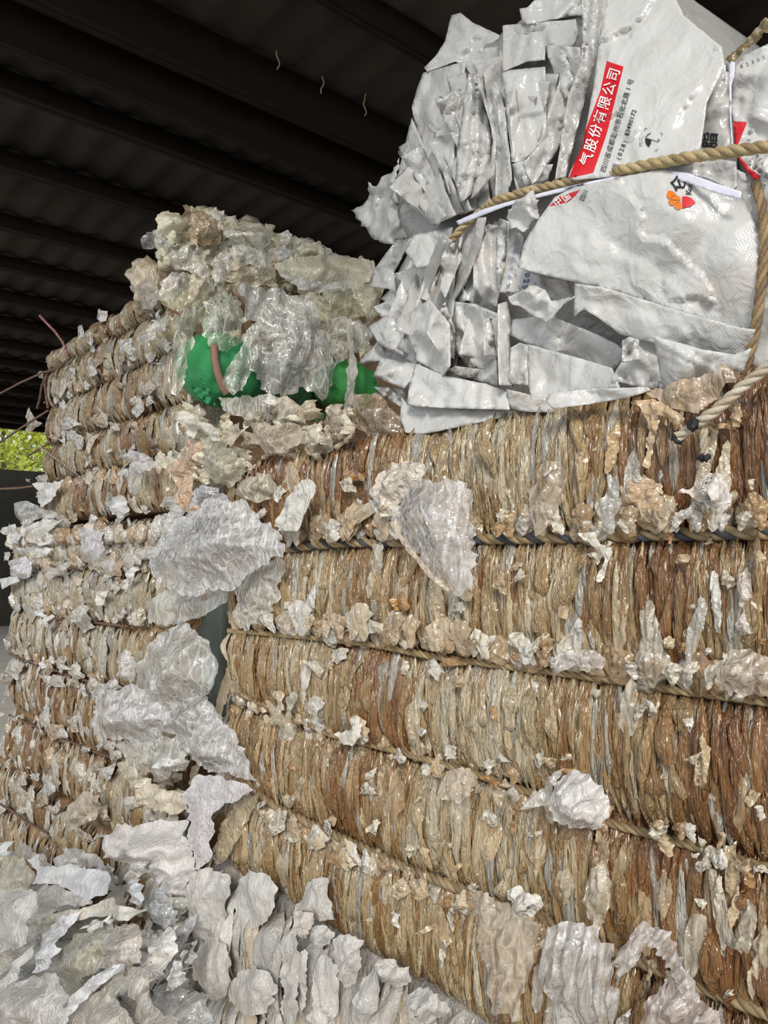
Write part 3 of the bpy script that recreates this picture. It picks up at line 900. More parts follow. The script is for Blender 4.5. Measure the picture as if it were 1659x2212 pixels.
for nm, pol, kw in [
    ('foam_flap', [(340, 1100), (400, 1035), (500, 1040), (560, 1120), (550, 1200), (540, 1300), (450, 1370), (360, 1330), (330, 1220)], dict(puff=.03, val=.93)),
    ('foam_flap', [(840, 1060), (860, 1160), (885, 1260), (880, 1330), (760, 1300), (690, 1320), (645, 1270), (720, 1170), (740, 1100)], dict(puff=.03, val=.93)),
    ('foam_flap', [(650, 1270), (720, 1260), (800, 1290), (760, 1360), (720, 1430), (660, 1400)], dict(puff=.03, val=.91)),
    ('foam_flap', [(740, 1370), (800, 1340), (890, 1370), (880, 1440), (800, 1480), (740, 1430)], dict(puff=.035, val=.92)),
    ('foam_flap', [(60, 1080), (160, 1000), (250, 1040), (320, 1130), (280, 1240), (250, 1400), (160, 1440), (80, 1330), (50, 1200)], dict(puff=.05, val=.92)),
    ('foam_flap', [(100, 1480), (210, 1380), (290, 1450), (310, 1650), (260, 1790), (150, 1740), (80, 1600)], dict(puff=.05, val=.90)),
    ('foam_flap', [(310, 1640), (420, 1560), (540, 1600), (560, 1750), (480, 1860), (360, 1840), (290, 1740)], dict(puff=.05, val=.90)),
    ('foam_flap', [(600, 1480), (660, 1370), (700, 1420), (700, 1700), (690, 1897), (590, 1897), (580, 1700)], dict(puff=.05, val=.90)),
    ('foam_flap', [(700, 1500), (750, 1460), (760, 1600), (740, 1800), (720, 1880), (690, 1800)], dict(puff=.04, val=.91)),
    ('foam_flap', [(790, 1520), (870, 1500), (920, 1660), (900, 1800), (880, 1897), (730, 1897), (750, 1700)], dict(puff=.05, val=.90)),
    ('foam_flap', [(890, 1400), (980, 1390), (1060, 1480), (1040, 1600), (960, 1720), (900, 1640), (880, 1500)], dict(puff=.05, val=.91)),
    ('foam_flap', [(1010, 1700), (1090, 1580), (1150, 1640), (1130, 1800), (1060, 1897), (960, 1897)], dict(puff=.05, val=.90)),
    ('foam_flap', [(1100, 1510), (1200, 1520), (1330, 1600), (1330, 1680), (1180, 1680), (1110, 1600)], dict(puff=.04, val=.92)),
    ('foam_flap', [(1280, 1750), (1380, 1680), (1500, 1740), (1560, 1850), (1400, 1897), (1270, 1897)], dict(puff=.05, val=.90)),
]:
    sheet(nm, fc(pol), M_FOAM, np.array(GREY) * random.uniform(.92, 1.05), 1, foam, sm=1, step=6, amp=.003, freq=22, ncr=10, camp=.010, pleat=(random.uniform(-.3, .3), random.uniform(26, 44), .015), rag=.26, **{**kw, 'puff': kw['puff'] * .7, 'grain': 0.0})

# ------------------------------------------------------------------ the stack of bales at the left
LP = dict(y0=1.06)
def stack_bale(label, x0, x1, ropes, rust, seed, white=.1, n=(330, 260), show=150):
    yf = lambda u, z: yface(u, z, ropes, 1.06, x0, .02, .2, seed) + .12 * np.clip((np.asarray(u) - (x1 - .12)) / .12, 0, 1.2) ** 2
    t = thing('film_bale', label, 'bale', ((x0 + x1) / 2, 1.6, ropes[0]))
    core(t, x0 + .03, x1, 2.15, ropes[0], ropes[-1], yf, (.30, .19, .10), seed, nx=120, nz=60)
    r = np.random.default_rng(seed); Vs, Cs = [], []
    for bi, (a, b) in enumerate(zip(ropes[:-1], ropes[1:])):
        for layer, nn in enumerate(n):
            u = r.uniform(x0 + .03, x1 - .01, nn); hh = b - a
            Lh = np.minimum(r.uniform(.035, .1, nn), hh * .52); z = a + Lh * .96 + r.uniform(0, 1, nn) * np.maximum(hh - 1.92 * Lh, 0)
            cc = film_cols(nn, r, rust[min(bi, len(rust) - 1)] + (.1 if layer == 0 else -.08), u, z, seed + 9)
            g = r.uniform(0, 1, nn) < white; cc = cc * .82; cc[g] = np.array([.62, .60, .54]) * r.uniform(.8, 1.05, (g.sum(), 1))
            V, f, C = fold_geo(nn, u, z, Lh, r.uniform(.006, .015, nn), yf, cc, seed * 10 + bi * 3 + layer, out=.006 + .014 * layer, nl=9, nc=5)
            Vs.append(V); Cs.append(C)
    add_folds(t, np.concatenate(Vs), f, np.concatenate(Cs), show)
    return t, yf


SPAL = np.array([(.70, .65, .55), (.74, .72, .68), (.62, .53, .40), (.72, .70, .67), (.50, .36, .22)])
ub, yfu = stack_bale('upper bale of the left stack, brownish film with thin twisted cords sloping up', -3.58, -2.12, [1.70, 1.87, 2.03, 2.20, 2.35, 2.44], [.46, .44, .40, .38, .36], 51, .08)
lb, yfl = stack_bale('middle bale of the left stack, mottled white and brown film', -4.02, -2.3, [.60, .85, 1.10, 1.32, 1.51, 1.68], [.52, .48, .40, .22, .08], 52, .22)
bb, yfb = stack_bale('lowest bale of the left stack, mostly hidden behind the loose film pile', -4.3, -2.1, [0, .2, .4, .58], [.45], 53, .2, n=(160, 100), show=40)
knobs(ub, 1.87, -1, -3.5, -2.2, 61, yfu, sp=(.05, .11), rz=(.02, .036), pal=SPAL)
knobs(ub, 2.2, 1, -3.5, -2.2, 62, yfu, sp=(.08, .16), rz=(.018, .03), pal=SPAL)
knobs(lb, 1.51, 1, -3.9, -2.3, 63, yfl, sp=(.035, .08), rz=(.025, .045), pal=SPAL)
knobs(lb, 1.6, 1, -3.9, -2.3, 64, yfl, sp=(.04, .08), rz=(.025, .045), pal=SPAL, yo=.02)
knobs(lb, 1.32, 1, -3.9, -2.3, 65, yfl, sp=(.05, .10), rz=(.02, .04), pal=SPAL)
knobs(lb, 1.10, 1, -3.9, -2.3, 66, yfl, sp=(.06, .13), rz=(.016, .03), pal=SPAL)
knobs(lb, .72, 1, -3.9, -2.3, 67, yfl, sp=(.05, .1), rz=(.02, .04), pal=SPAL)
for t, reg, n_, sd, al in [(ub, [(60, 760), (350, 590), (365, 980), (300, 1060), (60, 1060)], 60, 71, 1), (lb, [(10, 1100), (400, 1080), (420, 1230), (300, 1330), (20, 1320)], 120, 72, 1),
                           (lb, [(0, 1320), (300, 1320), (260, 1560), (250, 1820), (0, 1780)], 80, 73, 1)]:
    V, F, C = scraps(n_, reg, 'Y', 1.032, (10, 34), [(.66, .62, .54), (.58, .5, .38), (.64, .61, .57), (.46, .35, .23), (.74, .73, .70)], sd, alpha=al, amp=.004, puff=.02, step=5, tiltv=.008)
    obj('torn_film', mesh('torn_film', V, F, C), M_PUFF if sd != 72 else M_MILKY, t, kind='stuff')

V, F, C = scraps(60, [(290, 1570), (500, 1560), (520, 1690), (430, 1790), (280, 1760)], 'Y', 1.03, (18, 44), [(.60, .54, .44), (.66, .62, .56), (.5, .4, .28)], 75, amp=.006, puff=.02, step=6)
obj('torn_film', mesh('torn_film', V, F, C), M_MILKY, lb, kind='stuff')
CORD = ((.17, .09, .06), (.12, .065, .045), (.22, .13, .085))
KL = dict(rad=.0045, pitch=.028, cols=CORD)
B = ' on the upper bale of the left stack'
rope('topmost thin dark cord' + B, rpath([(100, 782), (152, 756), (210, 730), (270, 700), (329, 668), (372, 646)], val=1.045, out=0), **KL)
rope('second thin dark cord from the top' + B, rpath([(95, 870), (150, 838), (218, 805), (290, 775), (354, 749), (380, 742)], val=1.045, out=0), **KL)
rope('third thin dark cord from the top' + B, rpath([(60, 985), (110, 955), (160, 932), (208, 914), (280, 886), (349, 858), (378, 850)], val=1.045, out=0), **KL)
rope('bottom thin dark cord' + B, rpath([(90, 1050), (155, 1024), (200, 1004), (255, 985), (310, 968), (360, 958)], val=1.045, out=0), **KL)
B = ' across the middle bale of the left stack'
rope('topmost dark cord' + B, rpath([(100, 1246), (155, 1228), (228, 1217), (300, 1208)], val=1.045, out=0), **KL)
rope('second dark cord from the top' + B, rpath([(60, 1333), (140, 1338), (215, 1346), (280, 1353)], val=1.045, out=0), **KL)
rope('third dark cord from the top' + B, rpath([(20, 1412), (80, 1434), (130, 1452), (180, 1468), (225, 1484)], val=1.045, out=0), **KL)
rope('fourth dark cord from the top' + B, rpath([(20, 1545), (90, 1575), (140, 1596), (185, 1616), (250, 1640)], val=1.045, out=0), **KL)
rope('lowest dark cord' + B, rpath([(-40, 1712), (0, 1733), (30, 1750), (60, 1772), (110, 1800)], val=1.02, out=.01), **KL)
rope('slack cord slanting off the upper left bale towards the picture edge, upper of two', rpath([(-60, 880), (0, 850), (45, 826), (90, 806), (128, 794), (152, 772)], val=1.0), **KL)
rope('slack cord slanting off the upper left bale past the yellow trees', rpath([(-50, 985), (0, 956), (40, 928), (75, 905), (105, 886)], val=1.0), **KL)
rope('short loose cord end lying over a stained rag on the upper left bale', rpath([(88, 966), (110, 982), (135, 1000), (165, 1021)], val=1.0), rad=.005, pitch=.03, cols=((.5, .4, .33), (.2, .11, .08), (.3, .2, .15)))
rope('cord with a reddish cut end poking up at the stack top left corner', rpath([(86, 682), (100, 697), (118, 715), (135, 738), (147, 768)], val=1.02), rad=.005, pitch=.03, cols=((.4, .13, .16), (.2, .1, .08), (.5, .35, .3)))
rope('cord hanging straight down between the two slack cords at the stack edge', rpath([(112, 795), (98, 812), (90, 835), (86, 862), (80, 882)], val=1.01), rad=.005, pitch=.03, cols=CORD)
rope('second hanging cord, beside the straight one at the stack edge', rpath([(100, 812), (97, 830), (100, 856), (104, 882)], val=1.0), rad=.005, pitch=.03, cols=CORD)
rope('nearly level thin cord at the left picture edge below the trees', rpath([(-60, 1056), (0, 1056), (40, 1054), (72, 1050)], val=1.04), rad=.005, pitch=.03, cols=CORD)

# ------------------------------------------------------------------ the bale of folded white bags on top
A1 = lambda p: c(740, 0, .554, p)
A2 = lambda p: c(740, 480, .554, p)
A3 = lambda p: c(1150, 120, .3068, p)
bags = thing('bag_bale', 'roped bale of folded white printed bags on top of the brown film bale', 'bale', (-.85, 1.25, FZ1))


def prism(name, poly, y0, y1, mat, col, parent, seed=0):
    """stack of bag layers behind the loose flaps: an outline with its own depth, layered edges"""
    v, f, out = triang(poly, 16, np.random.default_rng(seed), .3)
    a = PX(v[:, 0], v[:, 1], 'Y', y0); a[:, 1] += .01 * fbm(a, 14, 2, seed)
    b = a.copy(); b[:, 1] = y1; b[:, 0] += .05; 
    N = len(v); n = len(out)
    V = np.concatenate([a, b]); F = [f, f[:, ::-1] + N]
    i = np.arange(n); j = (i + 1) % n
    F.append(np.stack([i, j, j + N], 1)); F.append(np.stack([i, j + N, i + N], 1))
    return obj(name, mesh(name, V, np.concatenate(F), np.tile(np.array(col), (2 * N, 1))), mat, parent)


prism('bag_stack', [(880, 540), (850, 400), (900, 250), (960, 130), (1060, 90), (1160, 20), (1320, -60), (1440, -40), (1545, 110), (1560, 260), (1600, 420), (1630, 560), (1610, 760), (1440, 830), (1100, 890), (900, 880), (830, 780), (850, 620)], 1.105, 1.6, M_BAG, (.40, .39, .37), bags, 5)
WHT = np.array((.70, .695, .68))


BAGDEP = [0.0]


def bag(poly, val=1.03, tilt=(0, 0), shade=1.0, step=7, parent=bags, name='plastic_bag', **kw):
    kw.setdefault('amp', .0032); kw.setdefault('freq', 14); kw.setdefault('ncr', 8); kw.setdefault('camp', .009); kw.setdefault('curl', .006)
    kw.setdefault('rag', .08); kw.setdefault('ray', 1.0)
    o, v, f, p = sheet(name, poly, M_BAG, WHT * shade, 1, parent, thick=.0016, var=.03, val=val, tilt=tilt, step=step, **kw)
    return o, v, f, p


def V_(deg, per, amp): return (math.radians(deg), per, amp)


# left and upper group of crumpled bag ends (rear ones first)
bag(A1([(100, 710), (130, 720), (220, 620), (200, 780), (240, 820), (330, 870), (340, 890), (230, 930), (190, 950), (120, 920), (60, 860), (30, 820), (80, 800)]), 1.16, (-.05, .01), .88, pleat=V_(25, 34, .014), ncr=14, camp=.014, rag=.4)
bag(A1([(270, 460), (330, 600), (390, 740), (440, 820), (430, 840), (330, 810), (200, 790), (185, 770), (215, 690), (240, 580)]), 1.10, (-.05, .02), .98)
bag(A1([(425, 60), (460, 50), (510, 90), (620, 140), (600, 240), (560, 310), (540, 370), (480, 260), (440, 240), (330, 280), (318, 265), (370, 210), (400, 160)]), 1.10, (.02, -.03), .98)
bag(A1([(700, 80), (690, 35), (720, 30), (770, -20), (930, -60), (1000, -40), (1000, 60), (910, 60), (800, 80), (720, 95)]), 1.09, (.02, -.02), .98, pleat=V_(50, 30, .012), ncr=12)
bag(A1([(315, 285), (440, 250), (480, 240), (470, 330), (450, 450), (440, 560), (430, 680), (470, 790), (440, 800), (400, 760), (330, 620), (290, 520), (270, 420), (290, 350)]), 1.065, (-.04, .0), .97, pleat=V_(10, 60, .014))
bag(A1([(490, 290), (560, 280), (550, 420), (580, 510), (595, 520), (580, 640), (570, 690), (520, 700), (500, 760), (460, 790), (440, 700), (450, 560), (470, 420)]), 1.05, (.07, 0), .93, pleat=V_(0, 30, .016))
bag(A1([(625, 100), (640, 98), (910, 75), (920, 150), (895, 180), (790, 180), (790, 235), (720, 240), (625, 280)]), 1.07, (0, -.02), .93)
bag(A1([(545, 310), (600, 320), (620, 380), (640, 480), (660, 700), (640, 770), (590, 780), (570, 700), (590, 520), (575, 440)]), 1.04, (-.08, 0), .95, pleat=V_(0, 26, .012))
bag(A1([(622, 285), (650, 275), (790, 260), (795, 350), (795, 520), (800, 540), (690, 640), (660, 630), (640, 440)]), 1.035, (.02, .0), .96, camp=.006)
bag(A1([(650, 430), (672, 300), (690, 460), (702, 600), (690, 640), (664, 620)]), 1.025, (.10, 0), .98)
bag(A1([(795, 180), (835, 175), (925, 185), (930, 270), (870, 390), (850, 350), (830, 325), (820, 260), (800, 220)]), 1.03, (-.03, .02), 1.0, puff=.01, pleat=V_(0, 40, .01))
bag(A1([(860, 280), (875, 390), (915, 370), (890, 470), (830, 600), (760, 700), (740, 720), (700, 640), (800, 530), (800, 440)]), 1.025, (.09, 0), .92, pleat=V_(20, 28, .016))
bag(A1([(662, 640), (740, 615), (745, 650), (820, 640), (800, 700), (690, 735), (680, 700)]), 1.01, (0, .02), .96, camp=.012)
bag(A1([(930, -60), (1040, -90), (1025, 60), (1010, 160), (960, 330), (900, 560), (870, 690), (830, 700), (850, 560), (880, 370), (930, 250), (935, 100)]), 1.02, (.10, 0), .9, pleat=V_(-8, 22, .016))
bag(A1([(520, 700), (575, 640), (590, 520), (600, 560), (590, 680), (520, 760), (470, 800)]), 1.03, (-.05, 0), 1.0)
# folded layers packed between them: edges fan out from where the rope pinches the stack
rb = np.random.default_rng(77)
SIL = np.array([(790, 470), (850, 345), (900, 190), (985, 50), (1060, 90), (1140, 20), (1300, 0), (1200, 440), (1130, 470), (1110, 640), (1100, 860), (900, 900), (820, 800), (815, 620)], float)
for k in range(120):
    up = k % 2 == 0
    if up:
        bx, by = rb.uniform(890, 1215), 0; by = 470 - (bx - 1000) * .32 - 8
        an = math.radians(rb.normal(95 + (1130 - bx) * .16, 9)); ln = rb.uniform(120, 330) * (.75 if bx < 960 else 1)
    else:
        bx = rb.uniform(870, 1130); by = 505 - (bx - 1000) * .3
        an = math.radians(rb.normal(-92 - (1080 - bx) * .12, 10)); ln = rb.uniform(150, 330)
    dx, dy = math.cos(an), -math.sin(an); w = rb.uniform(20, 40)
    pl = []
    for t in (0, .3, .62, 1.0): pl.append((bx + dx * ln * t - dy * w * (.45 + .6 * t) * rb.uniform(.8, 1.2), by + dy * ln * t + dx * w * (.45 + .6 * t)))
    for t in (1.0, .6, .3, 0): pl.append((bx + dx * ln * (t + rb.uniform(-.04, .08)) + dy * w * (.4 + .5 * t) * rb.uniform(.7, 1.2), by + dy * ln * t - dx * w * (.4 + .5 * t)))
    if not inside(SIL, np.array(pl)).all(): continue
    bag(pl, 1.06 + rb.uniform(0, .03) + (.03 if bx < 930 else 0), (rb.normal(0, .10), rb.normal(0, .015)), rb.uniform(.82, 1.0), step=9, pleat=V_(math.degrees(math.atan2(dx, -dy)) * 0 + rb.normal(0, 15), rb.uniform(24, 50), .010), ncr=8)
# right side bags behind the printed one
BK1 = bag([(1500, 200), (1555, 150), (1590, 160), (1585, 260), (1592, 340), (1592, 400), (1585, 430), (1500, 420), (1490, 330)], 1.045, (.02, 0), .95)
BK = bag([(1420, 390), (1470, 360), (1560, 345), (1590, 350), (1592, 400), (1575, 420), (1605, 520), (1600, 560), (1480, 560), (1440, 470)], 1.03, (.0, 0), .97)
bag([(1580, 360), (1620, 380), (1655, 480), (1640, 540), (1600, 470), (1585, 420)], 1.035, (.02, 0), .95, camp=.012)
# the two big front bags: their red band and marks are printed on them
BAND1 = [(1311, 132), (1347, 145), (1330, 215), (1311, 290), (1282, 374), (1230, 386), (1263, 286), (1297, 197)]
U1 = bag(A1([(1040, -90), (1270, -70), (1330, 60), (1480, 185), (1490, 260), (1420, 400), (1400, 560), (1390, 590), (1150, 640), (1060, 690), (900, 702), (880, 690), (940, 560), (960, 440), (985, 300), (1000, 150), (1020, 60)]), .985, (.012, -.01), 1.0, step=8, extra=[BAND1], camp=.006, amp=.003, curl=.002)
BAND2 = [(1210, 424), (1254, 410), (1243, 424), (1227, 437), (1186, 447)]
L1 = bag([(1180, 452), (1200, 425), (1240, 405), (1330, 385), (1430, 366), (1530, 385), (1600, 420), (1640, 500), (1662, 560), (1645, 640), (1630, 718), (1560, 706), (1480, 678), (1400, 652), (1300, 622), (1220, 605), (1120, 580), (1130, 530), (1160, 480)], .972, (.008, .006), 1.0, step=8, extra=[BAND2], camp=.010, amp=.0035, puff=.018, curl=.0)
for (o, v, f, p), bd in ((U1, BAND1), (L1, BAND2)):
    o.data.materials.append(M_RED)
    cen = v[f].mean(1)
    o.data.polygons.foreach_set('material_index', inside(np.array(bd, float), cen).astype(np.int32))
    o.data.update()
tag_lbl = lambda o, s: o.__setitem__('label', s)
tag_lbl(U1[0], 'big white bag with red lettered band and umbrella mark above the rope')
tag_lbl(L1[0], 'big white bag bulging below the rope, with an orange and red flower emblem')
bag([(1113, 585), (1150, 590), (1230, 608), (1242, 640), (1220, 655), (1150, 640), (1100, 640)], 1.0, (0, .02), .8)
# lower right, big folded bags one under the other
bag([(1108, 690), (1183, 680), (1272, 715), (1327, 740), (1350, 757), (1344, 779), (1322, 801), (1250, 782), (1139, 742), (1103, 724)], 1.0, (0, .03), .93)
bag([(1139, 743), (1239, 770), (1322, 795), (1340, 840), (1200, 850), (1178, 862), (1161, 876), (1147, 862), (1139, 812)], .99, (0, .0), .98, camp=.006)
bag([(1344, 740), (1383, 725), (1420, 725), (1430, 812), (1443, 864), (1421, 848), (1383, 837), (1338, 825), (1319, 837), (1322, 818), (1336, 790), (1344, 779)], .985, (.03, 0), .95, pleat=V_(10, 50, .014))
bag([(1413, 725), (1516, 755), (1588, 766), (1623, 752), (1606, 803), (1560, 809), (1444, 868), (1427, 812)], .965, (0, .03), 1.0, camp=.012, puff=.006)
L2 = bag([(1242, 612), (1300, 620), (1400, 650), (1480, 675), (1600, 708), (1632, 712), (1612, 785), (1560, 785), (1500, 762), (1400, 737), (1340, 722), (1300, 692), (1262, 668), (1240, 684)], .962, (0, .03), 1.0, camp=.008, puff=.012)
bag([(1344, 736), (1360, 728), (1380, 734), (1382, 776), (1344, 784)], .95, (0, 0), 1.0, step=5)
bag(A2([(640, 650), (800, 690), (820, 725), (1020, 740), (1000, 752), (700, 737), (650, 725)]), .985, (0, .03), .88, step=7)
bag([(1186, 851), (1240, 843), (1294, 839), (1399, 836), (1406, 843), (1360, 858), (1294, 870), (1194, 884), (1180, 868)], .955, (0, .0), 1.0, step=6, puff=.012)
bag(A2([(285, 550), (400, 600), (560, 630), (640, 660), (652, 732), (480, 727), (330, 722), (250, 712), (265, 620)]), .985, (0, -.02), 1.0, camp=.006)
bag(A2([(230, 680), (250, 705), (500, 725), (690, 738), (760, 745), (600, 768), (440, 802), (310, 826), (245, 821), (225, 760)]), 1.0, (0, -.03), .88, camp=.006)
bag(A2([(605, 320), (640, 310), (660, 400), (650, 440), (665, 640), (610, 635), (605, 500)]), .985, (.08, 0), .94, step=6)
bag(A2([(655, 490), (690, 470), (720, 480), (722, 635), (650, 630)]), .975, (-.06, 0), .97, step=6, pleat=V_(0, 24, .016))
LBL = bag([(1095, 513), (1122, 502), (1133, 513), (1122, 560), (1130, 575), (1150, 591), (1141, 632), (1078, 632), (1092, 569)], .99, (.03, 0), .86, step=6, camp=.004)
tag_lbl(LBL[0], 'greyish translucent strip of bag with faded blue lettering')
TORN = bag([(1080, 622), (1100, 640), (1150, 618), (1178, 624), (1192, 652), (1241, 640), (1204, 673), (1180, 698), (1106, 657)], .955, (0, 0), .95, step=6, camp=.016, rag=.3)
bag(A1([(640, 850), (660, 800), (740, 735), (770, 780), (760, 850), (700, 910), (650, 890)]), .96, (.02, 0), 1.0, step=6, camp=.014, rag=.25)
# lower left cluster
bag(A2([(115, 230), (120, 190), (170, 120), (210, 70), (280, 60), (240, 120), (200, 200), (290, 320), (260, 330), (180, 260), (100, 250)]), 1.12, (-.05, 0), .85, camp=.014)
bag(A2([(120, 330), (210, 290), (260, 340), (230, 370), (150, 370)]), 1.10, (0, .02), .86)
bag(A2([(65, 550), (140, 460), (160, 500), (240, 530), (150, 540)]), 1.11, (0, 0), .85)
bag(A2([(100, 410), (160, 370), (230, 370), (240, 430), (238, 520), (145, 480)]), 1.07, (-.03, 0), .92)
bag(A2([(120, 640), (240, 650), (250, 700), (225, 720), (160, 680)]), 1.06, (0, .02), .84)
bag(A2([(120, 600), (150, 530), (240, 545), (290, 550), (265, 620), (240, 650)]), 1.04, (0, -.02), .98)
bag(A2([(240, 110), (280, 50), (430, 20), (420, 60), (380, 110), (330, 170), (290, 180)]), 1.04, (0, -.03), 1.0)
bag(A2([(200, 200), (330, 165), (390, 110), (380, 200), (340, 300), (290, 330)]), 1.06, (-.05, .02), .92)
bag(A2([(485, -10), (560, -20), (540, 100), (480, 240), (440, 300), (420, 420), (400, 420), (400, 300), (450, 150)]), 1.03, (-.08, 0), .93, pleat=V_(15, 26, .014))
bag(A2([(370, 150), (440, 60), (480, 40), (490, 90), (440, 200), (400, 300), (380, 260), (390, 180)]), 1.02, (.06, 0), 1.0, pleat=V_(15, 34, .01))
bag(A2([(510, 170), (560, 40), (640, 0), (645, 150), (615, 260), (600, 330), (560, 310), (510, 250)]), 1.01, (.04, 0), .96, pleat=V_(5, 40, .014), camp=.012)
bag(A2([(440, 310), (520, 320), (610, 360), (608, 520), (550, 580), (490, 570), (440, 500)]), 1.02, (-.03, .02), .95, camp=.016)
bag(A2([(440, 560), (550, 575), (600, 525), (606, 640), (540, 622), (400, 580)]), 1.01, (0, .02), .86)
bag(A2([(235, 370), (340, 300), (420, 400), (420, 560), (390, 600), (290, 540), (250, 430)]), .995, (-.05, 0), .97, pleat=V_(15, 60, .018), camp=.014)
bag(A2([(330, 430), (400, 310), (440, 430), (410, 560), (370, 500)]), .98, (.09, 0), .93)
bag(A2([(550, 380), (580, 370), (602, 520), (550, 522)]), .985, (.1, 0), 1.0, step=6)
bag(A2([(600, 60), (640, 50), (640, 130), (615, 270), (600, 200)]), .985, (.09, 0), 1.0, step=6)
# second bale of bags at the right edge
bags2 = thing('bag_bale', 'second bale of printed white bags, cut off by the right picture edge', 'bale', (-.2, 1.3, FZ1))
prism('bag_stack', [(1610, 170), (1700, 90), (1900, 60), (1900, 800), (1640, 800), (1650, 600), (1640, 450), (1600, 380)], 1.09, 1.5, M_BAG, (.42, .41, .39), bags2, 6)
BAND3 = [(1585, 262), (1614, 264), (1591, 322), (1587, 322)]
E1 = bag([(1582, 170), (1588, 145), (1605, 122), (1665, 92), (1760, 60), (1760, 330), (1665, 318), (1592, 330), (1588, 322), (1585, 262), (1580, 230)], 1.04, (.0, 0), .96, parent=bags2, extra=[BAND3])
BAND4 = [(1594, 338), (1600, 340), (1622, 362), (1645, 385), (1645, 402), (1620, 380)]
E2 = bag([(1592, 336), (1625, 325), (1700, 320), (1700, 480), (1650, 410), (1620, 380)], 1.03, (0, 0), .96, parent=bags2, extra=[])
E3 = bag([(1640, 400), (1648, 350), (1665, 318), (1780, 300), (1780, 560), (1665, 500), (1645, 450)], 1.0, (0, 0), .97, parent=bags2)
E4 = bag([(1622, 790), (1640, 700), (1662, 560), (1780, 540), (1780, 800), (1640, 800)], 1.04, (0, 0), .9, parent=bags2)
E1[0].data.materials.append(M_RED)
E1[0].data.polygons.foreach_set('material_index', inside(np.array(BAND3, float), E1[1][E1[2]].mean(1)).astype(np.int32))
sheet('red_hem', [(1592, 336), (1600, 340), (1622, 366), (1648, 384), (1650, 402), (1622, 382), (1600, 352)], M_RED, (.6, .02, .03), 1, bags2, val=1.022, step=5, amp=.002, ncr=2, camp=.003, thick=.0012)
tag_lbl(E1[0], 'white bag with a torn corner of red lettered band')


# ------------------------------------------------------------------ printing on the bags
_gl = {}


def glyph(ch, bold):
    if (ch, bold) not in _gl:
        cu = bpy.data.curves.new('glyph', 'FONT'); cu.body = ch; cu.align_x = 'CENTER'; cu.resolution_u = 2; cu.offset = bold
        ob = bpy.data.objects.new('glyph', cu); COL.objects.link(ob)
        me = bpy.data.meshes.new_from_object(ob.evaluated_get(bpy.context.evaluated_depsgraph_get()))
        me.calc_loop_triangles()
        v = np.array([x.co[:2] for x in me.vertices]).reshape(-1, 2); t = np.array([x.vertices[:] for x in me.loop_triangles]).reshape(-1, 3)
        bpy.data.objects.remove(ob); bpy.data.curves.remove(cu); bpy.data.meshes.remove(me)
        if ord(ch) > 0x2000: v = v - np.array([0, .36])
        else: v = v - np.array([0, .33])
        _gl[(ch, bold)] = (v, t)
    return _gl[(ch, bold)]


def press(vf, target, mat, name='lettering', fallback=.97):
    """lay flat print (photo-plane points and triangles) on the bag's own relief"""
    o, _, tf, tp = target
    bv = BVHTree.FromPolygons([Vector(x) for x in tp], [list(map(int, x)) for x in tf])
    Vs, Fs, n = [], [], 0
    eye = Vector((0, 0, EYE))
    for v, t in vf:
        if not len(v): continue
        w = PX(v[:, 0], v[:, 1], 'Y', 1.0); out = []; ok = True
        for x in w:
            d = (Vector(x) - eye).normalized(); h, nn, _, _ = bv.ray_cast(eye, d)
            if h is None: ok = False; break
            out.append(h - d * .003)
        if not ok: continue
        Vs.append(np.array([q[:] for q in out])); Fs.append(t + n); n += len(v)
    if n:
        return obj(name, mesh(name, np.concatenate(Vs), np.concatenate(Fs), smooth=False), mat, o)


def line(txt, a, b, size, deg, bold=0.0, sq=1.0):
    """characters evenly from a to b (photo points of the first and last centre)"""
    ca, sa = math.cos(math.radians(deg)), math.sin(math.radians(deg)); res = []
    for i, ch in enumerate(txt):
        if ch == ' ': continue
        t = i / max(1, len(txt) - 1)
        cx, cy_ = a[0] + (b[0] - a[0]) * t, a[1] + (b[1] - a[1]) * t
        v, tr = glyph(ch, bold); x = v[:, 0] * size * sq; y = v[:, 1] * size
        res.append((np.stack([cx + x * ca - y * sa, cy_ - x * sa - y * ca], 1), tr))
    return res


def poly_print(p):
    v, f, _ = triang(p, 4, np.random.default_rng(1), 0)
    return (v, f)


press(line('然气股份有限公司', (1257, 374), (1325, 161), 29, 72, .012), U1, M_WHITE)
press(line('中国石', (1205, 436), (1241, 416), 19, 40, .012), L1, M_WHITE)
press(line('四川省成都彭州市石化北路1号', (1304, 364), (1362, 177), 14.5, 72, .004), U1, M_BLACK)
press(line('话', (1329, 360), (1329, 360), 15, 72, .004) + line('(028)', (1336, 342), (1350, 305), 14, 72, .008) + line('83490172', (1354, 290), (1370, 240), 14, 72, .008), U1, M_BLACK)
press(line('四川石化', (1258, 428), (1274, 395), 13.5, 68, .004), L1, M_BLACK)
# rain mark: umbrella in four corner ticks, drawn sideways like the lettering
um = []
def U_(p):
    ca, sa = math.cos(math.radians(72)), math.sin(math.radians(72))
    return [(1409 + (x * ca - y * sa), 302 - (x * sa + y * ca)) for x, y in p]
um.append(poly_print(U_([(-17, 0), (-15, 7), (-9, 13), (0, 16), (0, 0), (-4, 3), (-8.5, 0), (-13, 3)])))
um.append(poly_print(U_([(1, 16), (9, 13), (14, 8), (13, 7), (8, 11.5), (1, 14.5)])))
um.append(poly_print(U_([(-.6, 0), (.8, 0), (.8, -12), (3, -14), (5, -12), (5, -10), (6.4, -10), (6.4, -13), (3, -15.6), (-.6, -13)])))
for x, y in [(-14, 18), (-9, 20), (-11, 24), (-5, 22), (-6, 26), (0, 20), (-16, 22)]:
    um.append(poly_print(U_([(x, y), (x + 1.6, y), (x + 1.6, y + 1.8), (x, y + 1.8)])))
